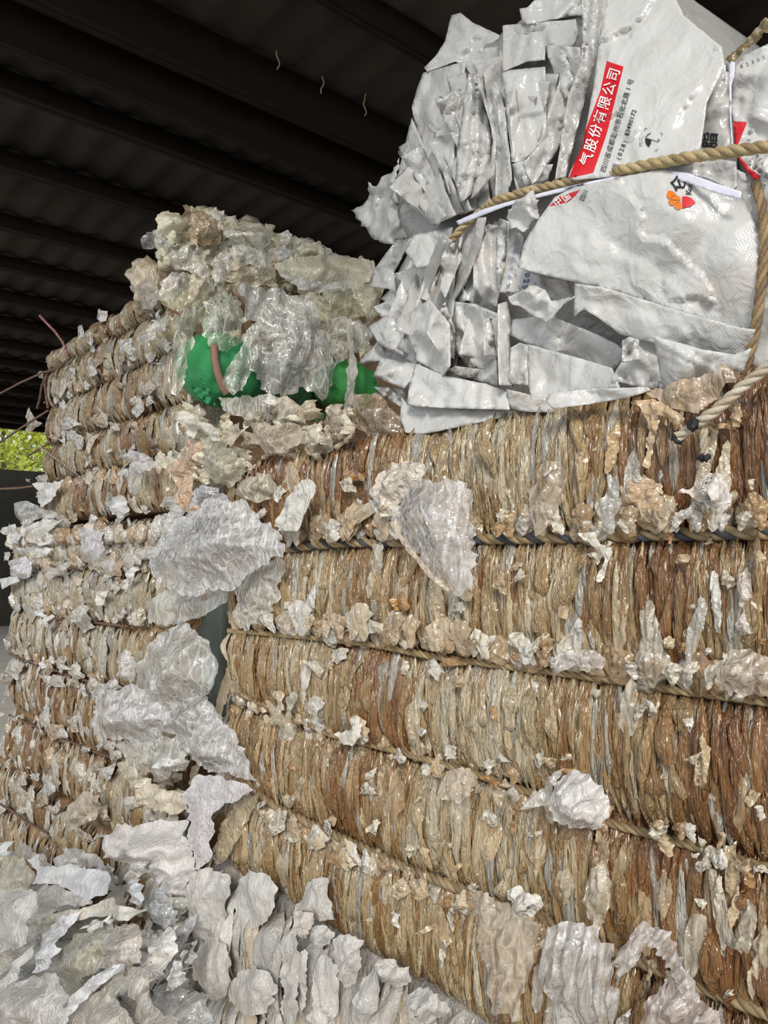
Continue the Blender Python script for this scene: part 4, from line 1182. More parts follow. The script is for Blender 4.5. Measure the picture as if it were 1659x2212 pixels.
for sx, sy in ((-1, -1), (-1, 1), (1, -1), (1, 1)):
    um.append(poly_print(U_([(sx * 20, sy * 20 + 3), (sx * 20, sy * 20 - sy * 6 + 3), (sx * 19, sy * 20 - sy * 6 + 3), (sx * 19, sy * 19 + 3), (sx * 14, sy * 19 + 3), (sx * 14, sy * 20 + 3)])))
press(um, U1, M_BLACK, 'umbrella_mark')
press(line('KunLun', (1488, 415), (1493, 372), 18, 86, .012), L1, M_BLACK)
press(line('昆仑', (1462, 428), (1466, 396), 36, 86, .02)[1:], L1, M_BLACK)
# two-tone flower emblem
pet = [A3([(955, 950), (988, 955), (1008, 975), (960, 1010), (945, 985)]), A3([(1012, 978), (1042, 1000), (1044, 1018), (965, 1012)]), A3([(958, 1018), (1040, 1022), (990, 1056), (965, 1048)]), A3([(1046, 1024), (1050, 1072), (1026, 1088), (996, 1062)])]
press([poly_print(p) for p in pet], L1, M_ORANGE, 'emblem')
press([poly_print(A3([(1056, 990), (1090, 992), (1122, 1004), (1150, 1035), (1120, 1058), (1056, 1075)]))], L1, M_RED, 'emblem')
press(line('脂', (1534, 303), (1534, 303), 36, 86, .02), BK1, M_BLACK)
press(line('树', (1530, 360), (1530, 360), 34, 86, .02), BK, M_BLACK)
press(line('025', (1139, 594), (1134, 620), 18, -84, .01), LBL, M_BLUE)
press(line('公司股份有限', (1113, 524), (1097, 616), 11, -80, 0), LBL, M_PALEBLUE)
press(line('图', (1104, 652), (1104, 652), 13, -80, .01), TORN, M_BLUE)
press(line('司', (1592, 278), (1592, 278), 22, 76, .012), E1, M_WHITE)
press(line('路1号', (1614, 318), (1621, 286), 12, 76, .004) + line('202305', (1590, 148), (1650, 124), 11, 20, .0), E1, M_BLACK)
press(line('都彭州', (1642, 368), (1620, 352), 12, 120, .004) + line('028', (1648, 352), (1636, 336), 11, 120, .0), E2, M_BLACK)
press(line('四川', (1648, 403), (1656, 380), 13, 70, .004), E3, M_BLACK)
# ropes, tape and loose ends about the bags
GOLD = ((.52, .40, .2), (.44, .33, .17), (.6, .48, .27))
rope('golden-brown twisted rope round the middle of the white bag bale', np.concatenate([rpath([(975, 520), (1010, 480), (1045, 452)], val=1.0), rpath([(1075, 432), (1120, 419), (1170, 406), (1240, 392), (1310, 378)], val=.975), rpath([(1350, 366), (1420, 352), (1500, 338), (1580, 327), (1660, 316), (1760, 300)], val=.955)]), rad=.0072, pitch=.05, cols=GOLD, seed=5)
rope('upright rope at the right end of the white bag bale', rpath([(1632, 395), (1645, 440), (1652, 500), (1650, 560), (1642, 640), (1632, 710), (1618, 770), (1608, 810)], val=.985), rad=.006, pitch=.05, cols=((.3, .2, .1), (.22, .14, .08), (.36, .26, .13)), seed=6)
tl = [(1090, 438), (1180, 412), (1260, 392), (1330, 376), (1400, 364), (1400, 376), (1330, 384), (1260, 402), (1180, 421), (1092, 446)]
sheet('white_strap', [(1045, 452), (1090, 438), (1180, 414), (1260, 395), (1345, 378), (1398, 362), (1487, 374), (1549, 397), (1602, 414), (1600, 430), (1542, 416), (1480, 393), (1400, 376), (1340, 387), (1260, 404), (1180, 423), (1092, 446), (990, 486), (985, 478)], M_TAPE, (.7, .7, .85), 1, None,
      'flat white strap lying along the underside of the golden rope', 'strap', val=.962, step=6, amp=.002, ncr=2, camp=.003, thick=.001, rag=.04, ray=1)
sheet('white_strap', [(1575, 140), (1580, 132), (1588, 136), (1586, 165), (1580, 185), (1580, 260), (1585, 330), (1581, 330), (1576, 250), (1575, 180)], M_TAPE, (.7, .7, .85), 1, None,
      'curled white strap standing up between the two bag bales', 'strap', val=1.0, step=5, amp=.002, ncr=1, camp=.002, thick=.001, rag=.04, ray=1)
sheet('film_ribbon', [(1566, 128), (1590, 108), (1620, 72), (1652, 36), (1664, 40), (1662, 62), (1630, 92), (1600, 122), (1580, 140)], M_MILKY, (.36, .28, .14), 1, None,
      'brown film ribbon rising behind the bag bale at the top right', 'ribbon', val=1.12, step=5, amp=.003, ncr=3, pleat=(.7, 10, .004))
for nm_, pts_, rd in (('rope', [(1720, 760), (1659, 792), (1620, 822), (1580, 856), (1545, 888), (1520, 905), (1500, 918), (1480, 934), (1463, 944)], .0066),):
    rt = rope('pale frayed rope end with burnt black tips hanging in front of the brown film', rpath(pts_, val=.93), rad=rd, pitch=.05, cols=((.66, .58, .44), (.60, .5, .36), (.7, .62, .5)), seed=8)
    for V, F, C in rope_geo(rpath([(1513, 914), (1522, 930), (1520, 950), (1523, 968), (1521, 985)], val=.94), rad=.005, pitch=.04, cols=((.6, .52, .4), (.5, .42, .3), (.62, .54, .42)), seed=9):
        obj('rope_strand', mesh('rope_strand', V, F, C), M_ROPE, rt)
    for (x, y, q) in ((1464, 945, .93), (1521, 986, .938), (1497, 917, .922)):
        V, F = puff_geo(P1(x, y, 'Y', q), (.0062, .0062, .0075), x, 3, .5)
        o = obj('burnt_tip', mesh('burnt_tip', V, F, np.tile((.03, .027, .025), (len(V), 1))), M_ROPE, rt); o['label'] = 'melted black tip'

# ------------------------------------------------------------------ loose film heaped on and hanging off the upper left bale
AH = lambda p: c(300, 440, .3255, p)
CREAM = (.86, .81, .63); PALE = (.86, .84, .74); YEL = (.81, .76, .52); DIRTY = (.70, .61, .46); CLEAR = (.84, .82, .74)
# bundle of crumpled film under the named pieces
hb_ = thing('film_heap', 'core of the crumpled film heap on top of the upper left bale', 'heap', (-2.4, 1.5, 2.44))
for k, (x, y, rr, q) in enumerate([(405, 545, 62, -2.28), (470, 560, 70, -2.25), (450, 500, 50, -2.35), (540, 560, 80, -2.25), (610, 590, 78, -2.22), (690, 605, 78, -2.2), (760, 640, 66, -2.2), (520, 640, 70, -2.2), (640, 690, 80, -2.2), (740, 720, 70, -2.2), (420, 660, 60, -2.22), (340, 620, 55, -2.4), (800, 700, 40, -2.2)]):
    p = P1(x, y, 'X', q); d = (p - Vector((0, 0, EYE))).dot(CF); R_ = rr * d / FPX
    V, F = puff_geo(p, (R_ * .8, R_ * 1.1, R_), 900 + k, 4, .22, 0, fr=1.6)
    obj('crumpled_wad', mesh('crumpled_wad', V, F, tint(V, [CREAM, PALE, YEL, DIRTY][k % 4], 900 + k, .15)), M_MILKY, hb_)
V, F, C = scraps(150, [(375, 640), (480, 560), (820, 600), (815, 700), (790, 900), (400, 880)], 'X', -2.07, (12, 36), [CREAM, PALE, YEL, DIRTY], 81, amp=.008, puff=.02, step=7)
obj('torn_film', mesh('torn_film', V, F, C), M_MILKY, hb_, kind='stuff')
V, F, C = scraps(120, [(330, 470), (400, 450), (480, 470), (590, 500), (640, 540), (700, 530), (815, 580), (820, 640), (600, 640), (400, 600), (340, 560)], 'X', -2.12, (12, 38), [CREAM, PALE, PALE, DIRTY, YEL], 82, amp=.01, puff=.03, step=7, tiltv=.06)
obj('torn_film', mesh('torn_film', V, F, C), M_MILKY, hb_, kind='stuff')
ON = ' in the heap on the upper left bale'
HS = dict(cat='plastic film', step=6, amp=.0065, freq=15, ncr=12, camp=.016, puff=.05, curl=.01, rag=.3, sm=0, axis='X')
for nm, pol, mt, col, al, lab, kw in [
    ('film_bag', [(110, 100), (150, 45), (250, 55), (320, 100), (300, 170), (250, 200), (270, 270), (200, 270), (150, 190)], M_MILKY, CREAM, .9, 'rounded cream plastic bag at the upper left of the heap, beside the brown tuft', dict(val=-2.1, puff=.09)),
    ('film_tuft', [(275, 20), (310, 0), (400, 60), (530, 110), (550, 180), (540, 270), (450, 280), (320, 270), (290, 180), (320, 110), (290, 60)], M_PUFF, (.60, .48, .33), 1, 'brown-stained crackled film tuft forming the very peak of the heap', dict(val=-2.1, puff=.07, amp=.016)),
    ('film_flap', [(0, 240), (50, 190), (150, 175), (200, 260), (280, 340), (150, 300), (30, 300)], M_CLEAR, (.62, .64, .60), .5, 'dark clear film flap sticking out left from the top of the heap', dict(val=-2.05, puff=.02)),
    ('foam_pad', [(530, 110), (640, 65), (680, 120), (660, 170), (560, 165)], M_FOAM, (.82, .78, .66), 1, 'small smooth cream pad lying on the crest of the heap', dict(val=-2.15, puff=.04, camp=.005, sm=2)),
    ('film_bag', [(560, 190), (640, 140), (740, 150), (800, 130), (870, 190), (880, 260), (800, 320), (760, 380), (620, 300), (580, 260)], M_CLEAR, PALE, .75, 'shiny clear film bulge right of the brown tuft at the heap top', dict(val=-2.06, puff=.09)),
    ('film_sheet', [(590, 300), (700, 280), (870, 330), (880, 450), (800, 470), (720, 420), (620, 400)], M_CLEAR, PALE, .8, 'glossy crumpled film just under the shiny clear bulge of the heap', dict(val=-2.03)),
    ('film_sheet', [(870, 300), (980, 270), (1040, 340), (1000, 420), (900, 410), (860, 360)], M_MILKY, (.82, .81, .80), 1, 'bright white film crest between the shiny bulge and the yellow-white block', dict(val=-2.1)),
    ('film_sheet', [(1050, 300), (1080, 255), (1210, 250), (1290, 330), (1200, 380), (1050, 360)], M_MILKY, (.80, .77, .62), 1, 'blocky yellow-white folded film on the right crest of the heap', dict(val=-2.1, camp=.02)),
    ('film_sheet', [(880, 400), (1060, 340), (1280, 330), (1450, 360), (1555, 375), (1540, 530), (1400, 560), (1330, 590), (1180, 560), (950, 480)], M_MILKY, CREAM, 1, 'broad cream crumpled sheet over the right shoulder of the heap', dict(val=-2.06, puff=.08, ncr=16)),
    ('film_fold', [(940, 470), (1000, 460), (1250, 530), (1410, 500), (1380, 560), (1290, 595), (1080, 570)], M_MILKY, (.82, .81, .76), 1, 'long white folded film strip below the broad cream sheet', dict(val=-1.99, pleat=(1.3, 18, .016))),
    ('film_sheet', [(580, 390), (700, 400), (860, 470), (900, 540), (780, 560), (640, 560), (560, 500)], M_PUFF, (.74, .66, .5), 1, 'tan crackled film in the middle of the heap, over the hanging sheets', dict(val=-2.04)),
    ('film_flap', [(180, 360), (240, 305), (330, 270), (430, 370), (470, 430), (530, 580), (500, 590), (450, 540), (380, 470), (300, 440), (230, 450)], M_CLEAR, CLEAR, .75, 'clear film hood bent over at the left front of the heap', dict(val=-2.0, pleat=(.3, 30, .016))),
    ('film_flap', [(480, 380), (590, 290), (600, 380), (550, 580), (530, 590), (470, 460)], M_CLEAR, CLEAR, .7, 'thin clear film point hanging beside the film hood', dict(val=-1.98)),
    ('film_sheet', [(140, 520), (220, 460), (330, 450), (340, 530), (240, 660), (180, 640), (130, 640)], M_CLEAR, (.76, .72, .66), .85, 'pinkish-grey pleated film under the film hood', dict(val=-2.0, pleat=(.5, 22, .012))),
    ('film_sheet', [(330, 470), (450, 500), (470, 570), (420, 640), (320, 660), (310, 560)], M_CLEAR, (.76, .69, .52), .9, 'ochre pleated film right of the pinkish-grey one at the bale corner', dict(val=-2.0, pleat=(.2, 20, .012))),
    ('film_sheet', [(-20, 560), (60, 490), (130, 470), (145, 640), (100, 710), (0, 720)], M_CLEAR, (.62, .55, .46), .8, 'dull dirty film hanging over the corner of the upper left bale', dict(val=1.0, axis='Y')),
    ('film_strip', [(10, 860), (60, 780), (130, 690), (135, 780), (100, 900), (40, 950), (0, 930)], M_CLEAR, (.76, .75, .71), .8, 'pale leaf-shaped film strip dangling in front of the upper left bale', dict(val=.96, axis='Y', puff=.02)),
    ('film_curtain', [(300, 700), (440, 640), (430, 720), (390, 880), (350, 1050), (330, 1200), (260, 1290), (220, 1260), (210, 1000), (250, 800)], M_CLEAR, CLEAR, .72, 'long white film curtain hanging left of the green sack', dict(grain=0.1, val=-1.97, pleat=(.15, 24, .016), puff=.03)),
    ('clear_bag', [(430, 650), (540, 600), (650, 600), (700, 750), (690, 900), (600, 1000), (500, 980), (430, 900)], M_CLEAR, (.72, .78, .66), .45, 'transparent greenish bag hanging over the left green sack', dict(grain=0.1, val=-1.93, puff=.05)),
    ('film_curtain', [(650, 560), (760, 490), (900, 560), (1100, 580), (1200, 800), (1290, 1000), (1300, 1200), (1220, 1290), (1100, 1240), (950, 1285), (870, 1220), (750, 1100), (820, 960), (830, 780), (760, 740), (700, 740), (660, 640)], M_CLEAR, (.80, .79, .76), .82, 'largest white film sheet draped down between the green sacks', dict(grain=0.1, val=-1.92, pleat=(.1, 60, .03), puff=.06, ncr=18, step=8)),
    ('film_loop', [(820, 720), (840, 850), (760, 1100), (700, 1240), (620, 1275), (555, 1200), (570, 1100), (640, 1000), (740, 800)], M_CLEAR, (.80, .79, .75), .7, 'rounded film loop sagging beside the largest draped sheet', dict(val=-1.86, pleat=(.6, 40, .02), puff=.04)),
    ('film_sheet', [(1110, 590), (1400, 590), (1580, 600), (1560, 760), (1500, 760), (1380, 750), (1260, 790), (1150, 740)], M_CLEAR, YEL, .85, 'yellowish film stretched under the cream sheet on the right of the heap', dict(val=-1.97, puff=.03)),
    ('film_sheet', [(1260, 760), (1380, 760), (1480, 800), (1540, 860), (1500, 980), (1400, 1020), (1300, 1090), (1280, 960), (1240, 880)], M_CLEAR, PALE, .85, 'white crumpled film above the right green sack', dict(val=-1.95)),
    ('film_strip', [(1370, 760), (1415, 760), (1430, 950), (1440, 1100), (1415, 1380), (1370, 1370), (1365, 1100), (1390, 980)], M_MILKY, (.80, .78, .70), 1, 'narrow ragged film strip hanging in front of the right green sack', dict(val=-1.88, puff=.01, camp=.006)),
    ('film_sheet', [(1400, 560), (1540, 520), (1612, 600), (1575, 740), (1530, 820), (1540, 920), (1480, 1020), (1450, 900), (1500, 760)], M_CLEAR, CREAM, .9, 'cream film at the right edge of the heap beside the white bags', dict(val=-1.95)),
]:
    a = {**HS, **kw}
    sheet(nm, AH(pol), mt, col, al, None, lab, **a)
# green woven sacks under the film
def sack(label, x, y, hw, hh, q, seed, col):
    p = P1(x, y, 'X', q); d = (p - Vector((0, 0, EYE))).dot(CF); s_ = d / FPX
    t = thing('woven_sack', label, 'sack', tuple(p - Vector((0, 0, hh * s_))))
    V, F = puff_geo(p, (.09, hw * s_ * 1.25, hh * s_), seed, 4, .06, 9, (.1, .2, 1))
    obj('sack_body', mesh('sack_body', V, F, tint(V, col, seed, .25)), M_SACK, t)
    return t, p, s_
g1, p1, s1 = sack('bright green woven sack with a brown strap at the left of the draped film', 478, 800, 78, 78, -2.03, 3, (.03, .30, .10))
b1_ = [P1(x, y, 'X', -1.935) for x, y in ((462, 745), (464, 775), (470, 805), (480, 835), (490, 850))]
V, F = tube(np.array([q[:] for q in b1_]), .012, 6); obj('strap', mesh('strap', V, F), M_STRAP, g1)
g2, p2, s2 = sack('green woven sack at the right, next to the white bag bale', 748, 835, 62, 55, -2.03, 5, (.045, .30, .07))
g3, p3, s3 = sack('dull green sack between the two brighter green sacks', 590, 830, 80, 60, -2.12, 6, (.05, .16, .07))
sheet('sack_scrap', AH([(340, 1215), (480, 1225), (510, 1340), (470, 1350), (400, 1290)]), M_SACK, (.03, .26, .10), 1, None, 'loose green woven fold drooping below the left green sack', 'sack scrap', val=-1.9, axis='X', step=6, pleat=(.8, 16, .012), puff=.02)
sheet('sack_scrap', AH([(1050, 1420), (1110, 1370), (1230, 1390), (1230, 1420), (1140, 1450)]), M_SACK, (.02, .2, .10), 1, None, 'small dark green scrap lying below the right green sack', 'sack scrap', val=-1.83, axis='X', step=5, pleat=(.8, 16, .012), puff=.02)

# film draped over the top left of the brown bale, and down the corner
AK = lambda p: c(340, 820, .3376, p)
V, F, C = scraps(110, [(380, 890), (560, 880), (720, 890), (790, 880), (760, 960), (560, 1020), (440, 1040), (360, 1000)], 'Y', .99, (14, 40), [DIRTY, CREAM, (.68, .60, .48), (.6, .5, .36)], 91, amp=.008, puff=.02, step=7)
obj('torn_film', mesh('torn_film', V, F, C), M_MILKY, bale, kind='stuff')
DS = dict(cat='plastic film', step=6, amp=.006, freq=18, ncr=9, camp=.011, puff=.03, curl=.006, rag=.3, sm=0)
TOPB = ' on the top left edge of the brown bale'
for nm, pol, mt, col, al, lab, kw in [
    ('film_sheet', [(380, 110), (500, 100), (700, 95), (900, 170), (960, 290), (870, 270), (620, 260), (540, 260), (420, 190)], M_CLEAR, (.74, .70, .58), .75, 'wide clear yellowish sheet spread' + TOPB, dict(val=.97)),
    ('film_sheet', [(650, 130), (720, 85), (770, 140), (740, 170), (680, 175)], M_MILKY, (.82, .81, .76), 1, 'little white folded corner on the wide clear yellowish sheet', dict(val=.94, puff=.01)),
    ('film_sheet', [(110, 210), (170, 200), (250, 240), (400, 330), (420, 400), (330, 380), (230, 320), (205, 370), (175, 370), (170, 300)], M_MILKY, (.80, .76, .66), 1, 'cream pleated film with a dripping tip below the left green sack', dict(val=.93, pleat=(.9, 20, .012))),
    ('film_sheet', [(590, 270), (860, 280), (960, 330), (950, 400), (800, 470), (690, 460), (600, 400)], M_CLEAR, (.66, .55, .43), .85, 'pinkish-brown crumpled sheet under the wide clear yellowish one', dict(val=.955)),
    ('film_sheet', [(955, 300), (1040, 280), (1080, 360), (1140, 400), (1100, 440), (1050, 400), (970, 430)], M_MILKY, (.78, .72, .58), 1, 'cream film with torn points right of the pinkish-brown sheet', dict(val=.94)),
    ('film_sheet', [(290, 420), (350, 390), (480, 450), (600, 560), (540, 640), (470, 700), (330, 640), (285, 560)], M_CLEAR, (.64, .60, .46), .8, 'olive-tinted smooth clear bag at the upper left corner of the brown bale', dict(val=.96, puff=.05)),
    ('film_sheet', [(420, 330), (530, 270), (540, 330), (480, 430), (430, 400)], M_CLEAR, (.72, .62, .48), .85, 'small tan film lump above the olive-tinted bag', dict(val=.935)),
    ('film_twist', [(50, 580), (120, 500), (200, 380), (290, 410), (280, 500), (200, 600), (220, 700), (230, 780), (330, 850), (250, 880), (150, 830), (100, 750), (110, 680)], M_PUFF, (.68, .48, .32), 1, 'rust-streaked twist of film hanging in the corner between the bales', dict(val=.97, pleat=(.4, 22, .018), puff=.05)),
    ('bubble_wrap', [(200, 810), (240, 690), (310, 670), (460, 740), (430, 830), (330, 830)], M_CLEAR, (.78, .77, .82), .85, 'bluish bubble-wrap piece above the big white burst of film', dict(val=.92)),
    ('film_lobe', [(470, 730), (560, 620), (720, 600), (790, 760), (650, 790), (560, 770)], M_CLEAR, (.72, .66, .50), .85, 'yellowish pleated lobe at the top left corner of the brown bale', dict(val=.955, pleat=(.2, 24, .012))),
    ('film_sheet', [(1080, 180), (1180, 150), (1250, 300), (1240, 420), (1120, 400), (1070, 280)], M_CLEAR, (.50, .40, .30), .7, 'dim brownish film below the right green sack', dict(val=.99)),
    ('film_sheet', [(1260, 90), (1400, 80), (1560, 250), (1600, 380), (1420, 400), (1260, 320)], M_CLEAR, (.42, .31, .21), .75, 'dark brown film under the white bag bale', dict(val=1.0)),
]:
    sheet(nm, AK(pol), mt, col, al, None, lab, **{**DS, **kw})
P0 = lambda *a: [tuple(q) for q in a]
for nm, pol, mt, col, al, lab, kw in [
    ('film_burst', [(316, 1205), (340, 1165), (385, 1125), (450, 1080), (520, 1085), (590, 1140), (612, 1188), (560, 1230), (500, 1270), (440, 1290), (380, 1295), (335, 1262)], M_CLEAR, (.80, .80, .80), .85, 'biggest white burst of clear film, tied by the uppermost rope at the bale corner', dict(val=.90, fan=(612, 1190, 44, .010), puff=.12, step=6)),
    ('film_burst', [(505, 1270), (540, 1225), (600, 1200), (620, 1210), (600, 1290), (560, 1350), (530, 1370), (505, 1330)], M_CLEAR, (.76, .74, .66), .85, 'cream film fan just below the biggest white burst', dict(val=.955, fan=(610, 1190, 30, .009), puff=.05)),
    ('film_burst', [(398, 1600), (430, 1575), (470, 1550), (515, 1580), (535, 1640), (560, 1700), (500, 1680), (440, 1660), (410, 1640)], M_CLEAR, (.79, .78, .77), .85, 'shiny clear fan of film at the left end of the lowest brown-bale rope', dict(val=.93, fan=(562, 1708, 34, .010), puff=.07, step=6)),
    ('film_burst', [(392, 1720), (410, 1680), (450, 1672), (500, 1685), (560, 1710), (520, 1730), (470, 1760), (455, 1850), (430, 1880), (408, 1830), (405, 1770)], M_MILKY, (.78, .75, .78), 1, 'lilac foam-film lobe hanging below the shiny clear fan', dict(val=.91, fan=(562, 1710, 22, .009), puff=.05, step=6)),
    ('film_burst', [(560, 1712), (545, 1740), (520, 1790), (490, 1850), (465, 1880), (455, 1850), (470, 1780), (510, 1735)], M_CLEAR, (.68, .56, .36), .9, 'amber pleated film running down from the knot at the lower bale corner', dict(val=.945, fan=(562, 1708, 26, .009), puff=.03, step=6)),
    ('clear_sheet', [(845, 1130), (858, 1095), (870, 1050), (905, 1036), (960, 1030), (1010, 1048), (1024, 1100), (1022, 1200), (1020, 1268), (992, 1284), (960, 1268), (925, 1232), (895, 1195), (866, 1165)], M_CLEAR, (.76, .73, .72), .68, 'large clear crinkled sheet hanging over the uppermost rope of the brown bale', dict(val=.93, fan=(1000, 1290, 26, .007), puff=.06, step=6, ncr=14)),
    ('film_hem', [(845, 1128), (856, 1120), (870, 1158), (900, 1200), (940, 1240), (985, 1280), (970, 1280), (925, 1240), (885, 1195), (858, 1160)], M_PUFF, (.70, .58, .44), 1, 'rolled tan edge of the large clear hanging sheet', dict(val=.91, puff=.015, sm=0, ncr=2, step=5)),
    ('film_wad', [(800, 1060), (815, 1025), (850, 1000), (900, 998), (930, 1010), (905, 1050), (870, 1080), (865, 1120), (820, 1118)], M_PUFF, (.76, .70, .61), 1, 'crackled beige foam wad to the upper left of the large clear sheet', dict(val=.94, puff=.05, amp=.01)),
    ('white_scrap', [(655, 1037), (670, 1035), (684, 1050), (668, 1090), (640, 1148), (615, 1146), (593, 1137), (605, 1100), (622, 1072)], M_MILKY, (.84, .83, .78), 1, 'flat white film scrap stuck on the brown bale above the uppermost rope', dict(val=.92, puff=.004, sm=0, pleat=(.5, 18, .004), rag=.1)),
    ('film_wad', [(1190, 1700), (1225, 1660), (1270, 1665), (1310, 1715), (1318, 1760), (1300, 1795), (1255, 1795), (1200, 1780), (1180, 1740)], M_MILKY, (.82, .79, .78), 1, 'round bright white wad sitting on the third rope of the brown bale', dict(val=.93, puff=.07, amp=.007, sm=1)),
    ('film_flap', [(1132, 1745), (1160, 1710), (1195, 1665), (1215, 1662), (1190, 1700), (1182, 1742)], M_CLEAR, (.76, .74, .7), .8, 'thin pointed film wing at the left of the round white wad', dict(val=.93, puff=.01)),
    ('film_disc', [(952, 1700), (962, 1665), (1000, 1655), (1030, 1680), (1020, 1720), (985, 1737), (958, 1725)], M_CLEAR, (.72, .62, .50), .85, 'translucent beige disc of film hanging under the third rope', dict(val=.94, puff=.012, camp=.004)),
    ('white_scrap', [(722, 1585), (755, 1575), (760, 1552), (775, 1550), (780, 1590), (762, 1610), (735, 1604)], M_MILKY, (.84, .80, .72), 1, 'small cream petal-like scrap on the third rope', dict(val=.94, puff=.012)),
    ('white_scrap', [(1247, 1152), (1280, 1150), (1290, 1175), (1320, 1182), (1310, 1220), (1300, 1258), (1287, 1255), (1300, 1205), (1270, 1180)], M_MILKY, (.78, .76, .66), 1, 'torn whitish scrap caught on the uppermost rope of the brown bale', dict(val=.95, puff=.006)),
    ('film_wad', [(1464, 1062), (1500, 1050), (1530, 1018), (1565, 1025), (1580, 1070), (1560, 1110), (1530, 1105), (1500, 1080)], M_PUFF, (.80, .76, .73), 1, 'sparkling white foam wad below the frayed rope end', dict(val=.95, puff=.045)),
    ('film_lobe', [(1142, 1120), (1145, 1060), (1175, 1000), (1205, 995), (1225, 1020), (1215, 1080), (1195, 1130), (1160, 1140)], M_CLEAR, (.66, .54, .40), .75, 'smooth clear brownish lobe above the uppermost rope of the brown bale', dict(val=.965, puff=.035, camp=.005)),
    ('film_wad', [(1335, 1080), (1345, 1030), (1385, 1025), (1430, 1050), (1440, 1090), (1410, 1130), (1360, 1130)], M_PUFF, (.70, .53, .36), 1, 'tan crackled film wad above the uppermost rope, left of the sparkling wad', dict(val=.965, puff=.04)),
    ('film_drape', [(1360, 868), (1410, 860), (1450, 880), (1480, 905), (1460, 920), (1425, 895), (1410, 960), (1400, 1010), (1390, 1005), (1398, 930), (1385, 890)], M_PUFF, (.68, .50, .30), 1, 'amber film strand looping down at the top edge of the brown bale', dict(val=.95, puff=.02)),
    ('film_drape', [(1400, 850), (1470, 820), (1560, 790), (1610, 800), (1560, 850), (1510, 890), (1440, 885)], M_CLEAR, (.68, .52, .36), .9, 'amber film spilling out under the white bag bale beside the frayed rope', dict(val=.96)),
    ('film_drape', [(1575, 865), (1600, 860), (1605, 910), (1598, 925), (1540, 930), (1530, 915), (1580, 908)], M_PUFF, (.64, .46, .28), 1, 'brown film band bent behind the frayed rope end', dict(val=.955, puff=.02)),
    ('film_lobe', [(1590, 1260), (1610, 1225), (1625, 1240), (1618, 1300), (1625, 1345), (1600, 1370), (1585, 1350), (1598, 1310)], M_PUFF, (.78, .70, .64), 1, 'white twisted drop of film near the right edge under the uppermost rope', dict(val=.955, puff=.03)),
    ('film_sheet', [(1545, 1430), (1600, 1400), (1659, 1420), (1700, 1460), (1690, 1500), (1600, 1510), (1555, 1490)], M_CLEAR, (.74, .64, .54), .85, 'clear glossy film over the second rope at the right picture edge', dict(val=.95)),
    ('film_sheet', [(1190, 1700 - 235), (1240, 1440), (1300, 1445), (1305, 1420), (1270, 1400), (1215, 1410)], M_CLEAR, (.76, .70, .68), .85, 'pale lilac clear flap over the second rope', dict(val=.955)),
    ('clear_sheet', [(1165, 2040), (1185, 2005), (1225, 1975), (1290, 2000), (1330, 2050), (1335, 2140), (1310, 2240), (1180, 2240), (1170, 2140)], M_CLEAR, (.77, .75, .73), .8, 'glossy clear sheet at the bottom edge, left of the bent film arch', dict(grain=0.1, val=.92, pleat=(.3, 34, .02), puff=.05)),
    ('clear_sheet', [(1330, 2080), (1350, 2030), (1385, 1990), (1425, 2000), (1465, 2060), (1500, 2110), (1515, 2160), (1480, 2150), (1430, 2080), (1395, 2040), (1365, 2090), (1340, 2110)], M_CLEAR, (.78, .74, .72), .85, 'bent clear film arch at the bottom right of the brown bale', dict(val=.91, pleat=(.9, 26, .014), puff=.03)),
    ('clear_sheet', [(1370, 2240), (1400, 2160), (1440, 2100), (1500, 2150), (1540, 2180), (1570, 2240)], M_CLEAR, (.74, .66, .62), .8, 'pinkish clear sheet under the film arch at the bottom edge', dict(val=.92, pleat=(.6, 30, .014))),
    ('clear_sheet', [(1020, 1915), (1060, 1920), (1110, 1960), (1170, 1990), (1165, 2060), (1130, 2130), (1120, 2200), (1060, 2190), (1040, 2100), (1030, 2010)], M_CLEAR, (.70, .60, .48), .75, 'brownish clear film hanging below the lowest rope of the brown bale', dict(grain=0.1, val=.94, pleat=(.2, 34, .014))),
    ('film_wad', [(1092, 1925), (1115, 1915), (1140, 1928), (1165, 1925), (1178, 1955), (1150, 1980), (1110, 1985), (1100, 1955)], M_PUFF, (.80, .77, .72), 1, 'sparkling white wad on the lowest rope of the brown bale', dict(val=.94, puff=.03)),
    ('film_lobe', [(1255, 1950), (1270, 1890), (1300, 1860), (1320, 1900), (1310, 1980), (1295, 2015), (1270, 1990)], M_CLEAR, (.74, .66, .52), .85, 'cream pleated lobe ending above the clear sheets at the bottom', dict(val=.945, pleat=(.1, 22, .01))),
]:
    sheet(nm, P0(*pol), mt, col, al, None, lab, **{**DS, 'amp': .004, 'camp': .007, 'freq': 26, **kw})

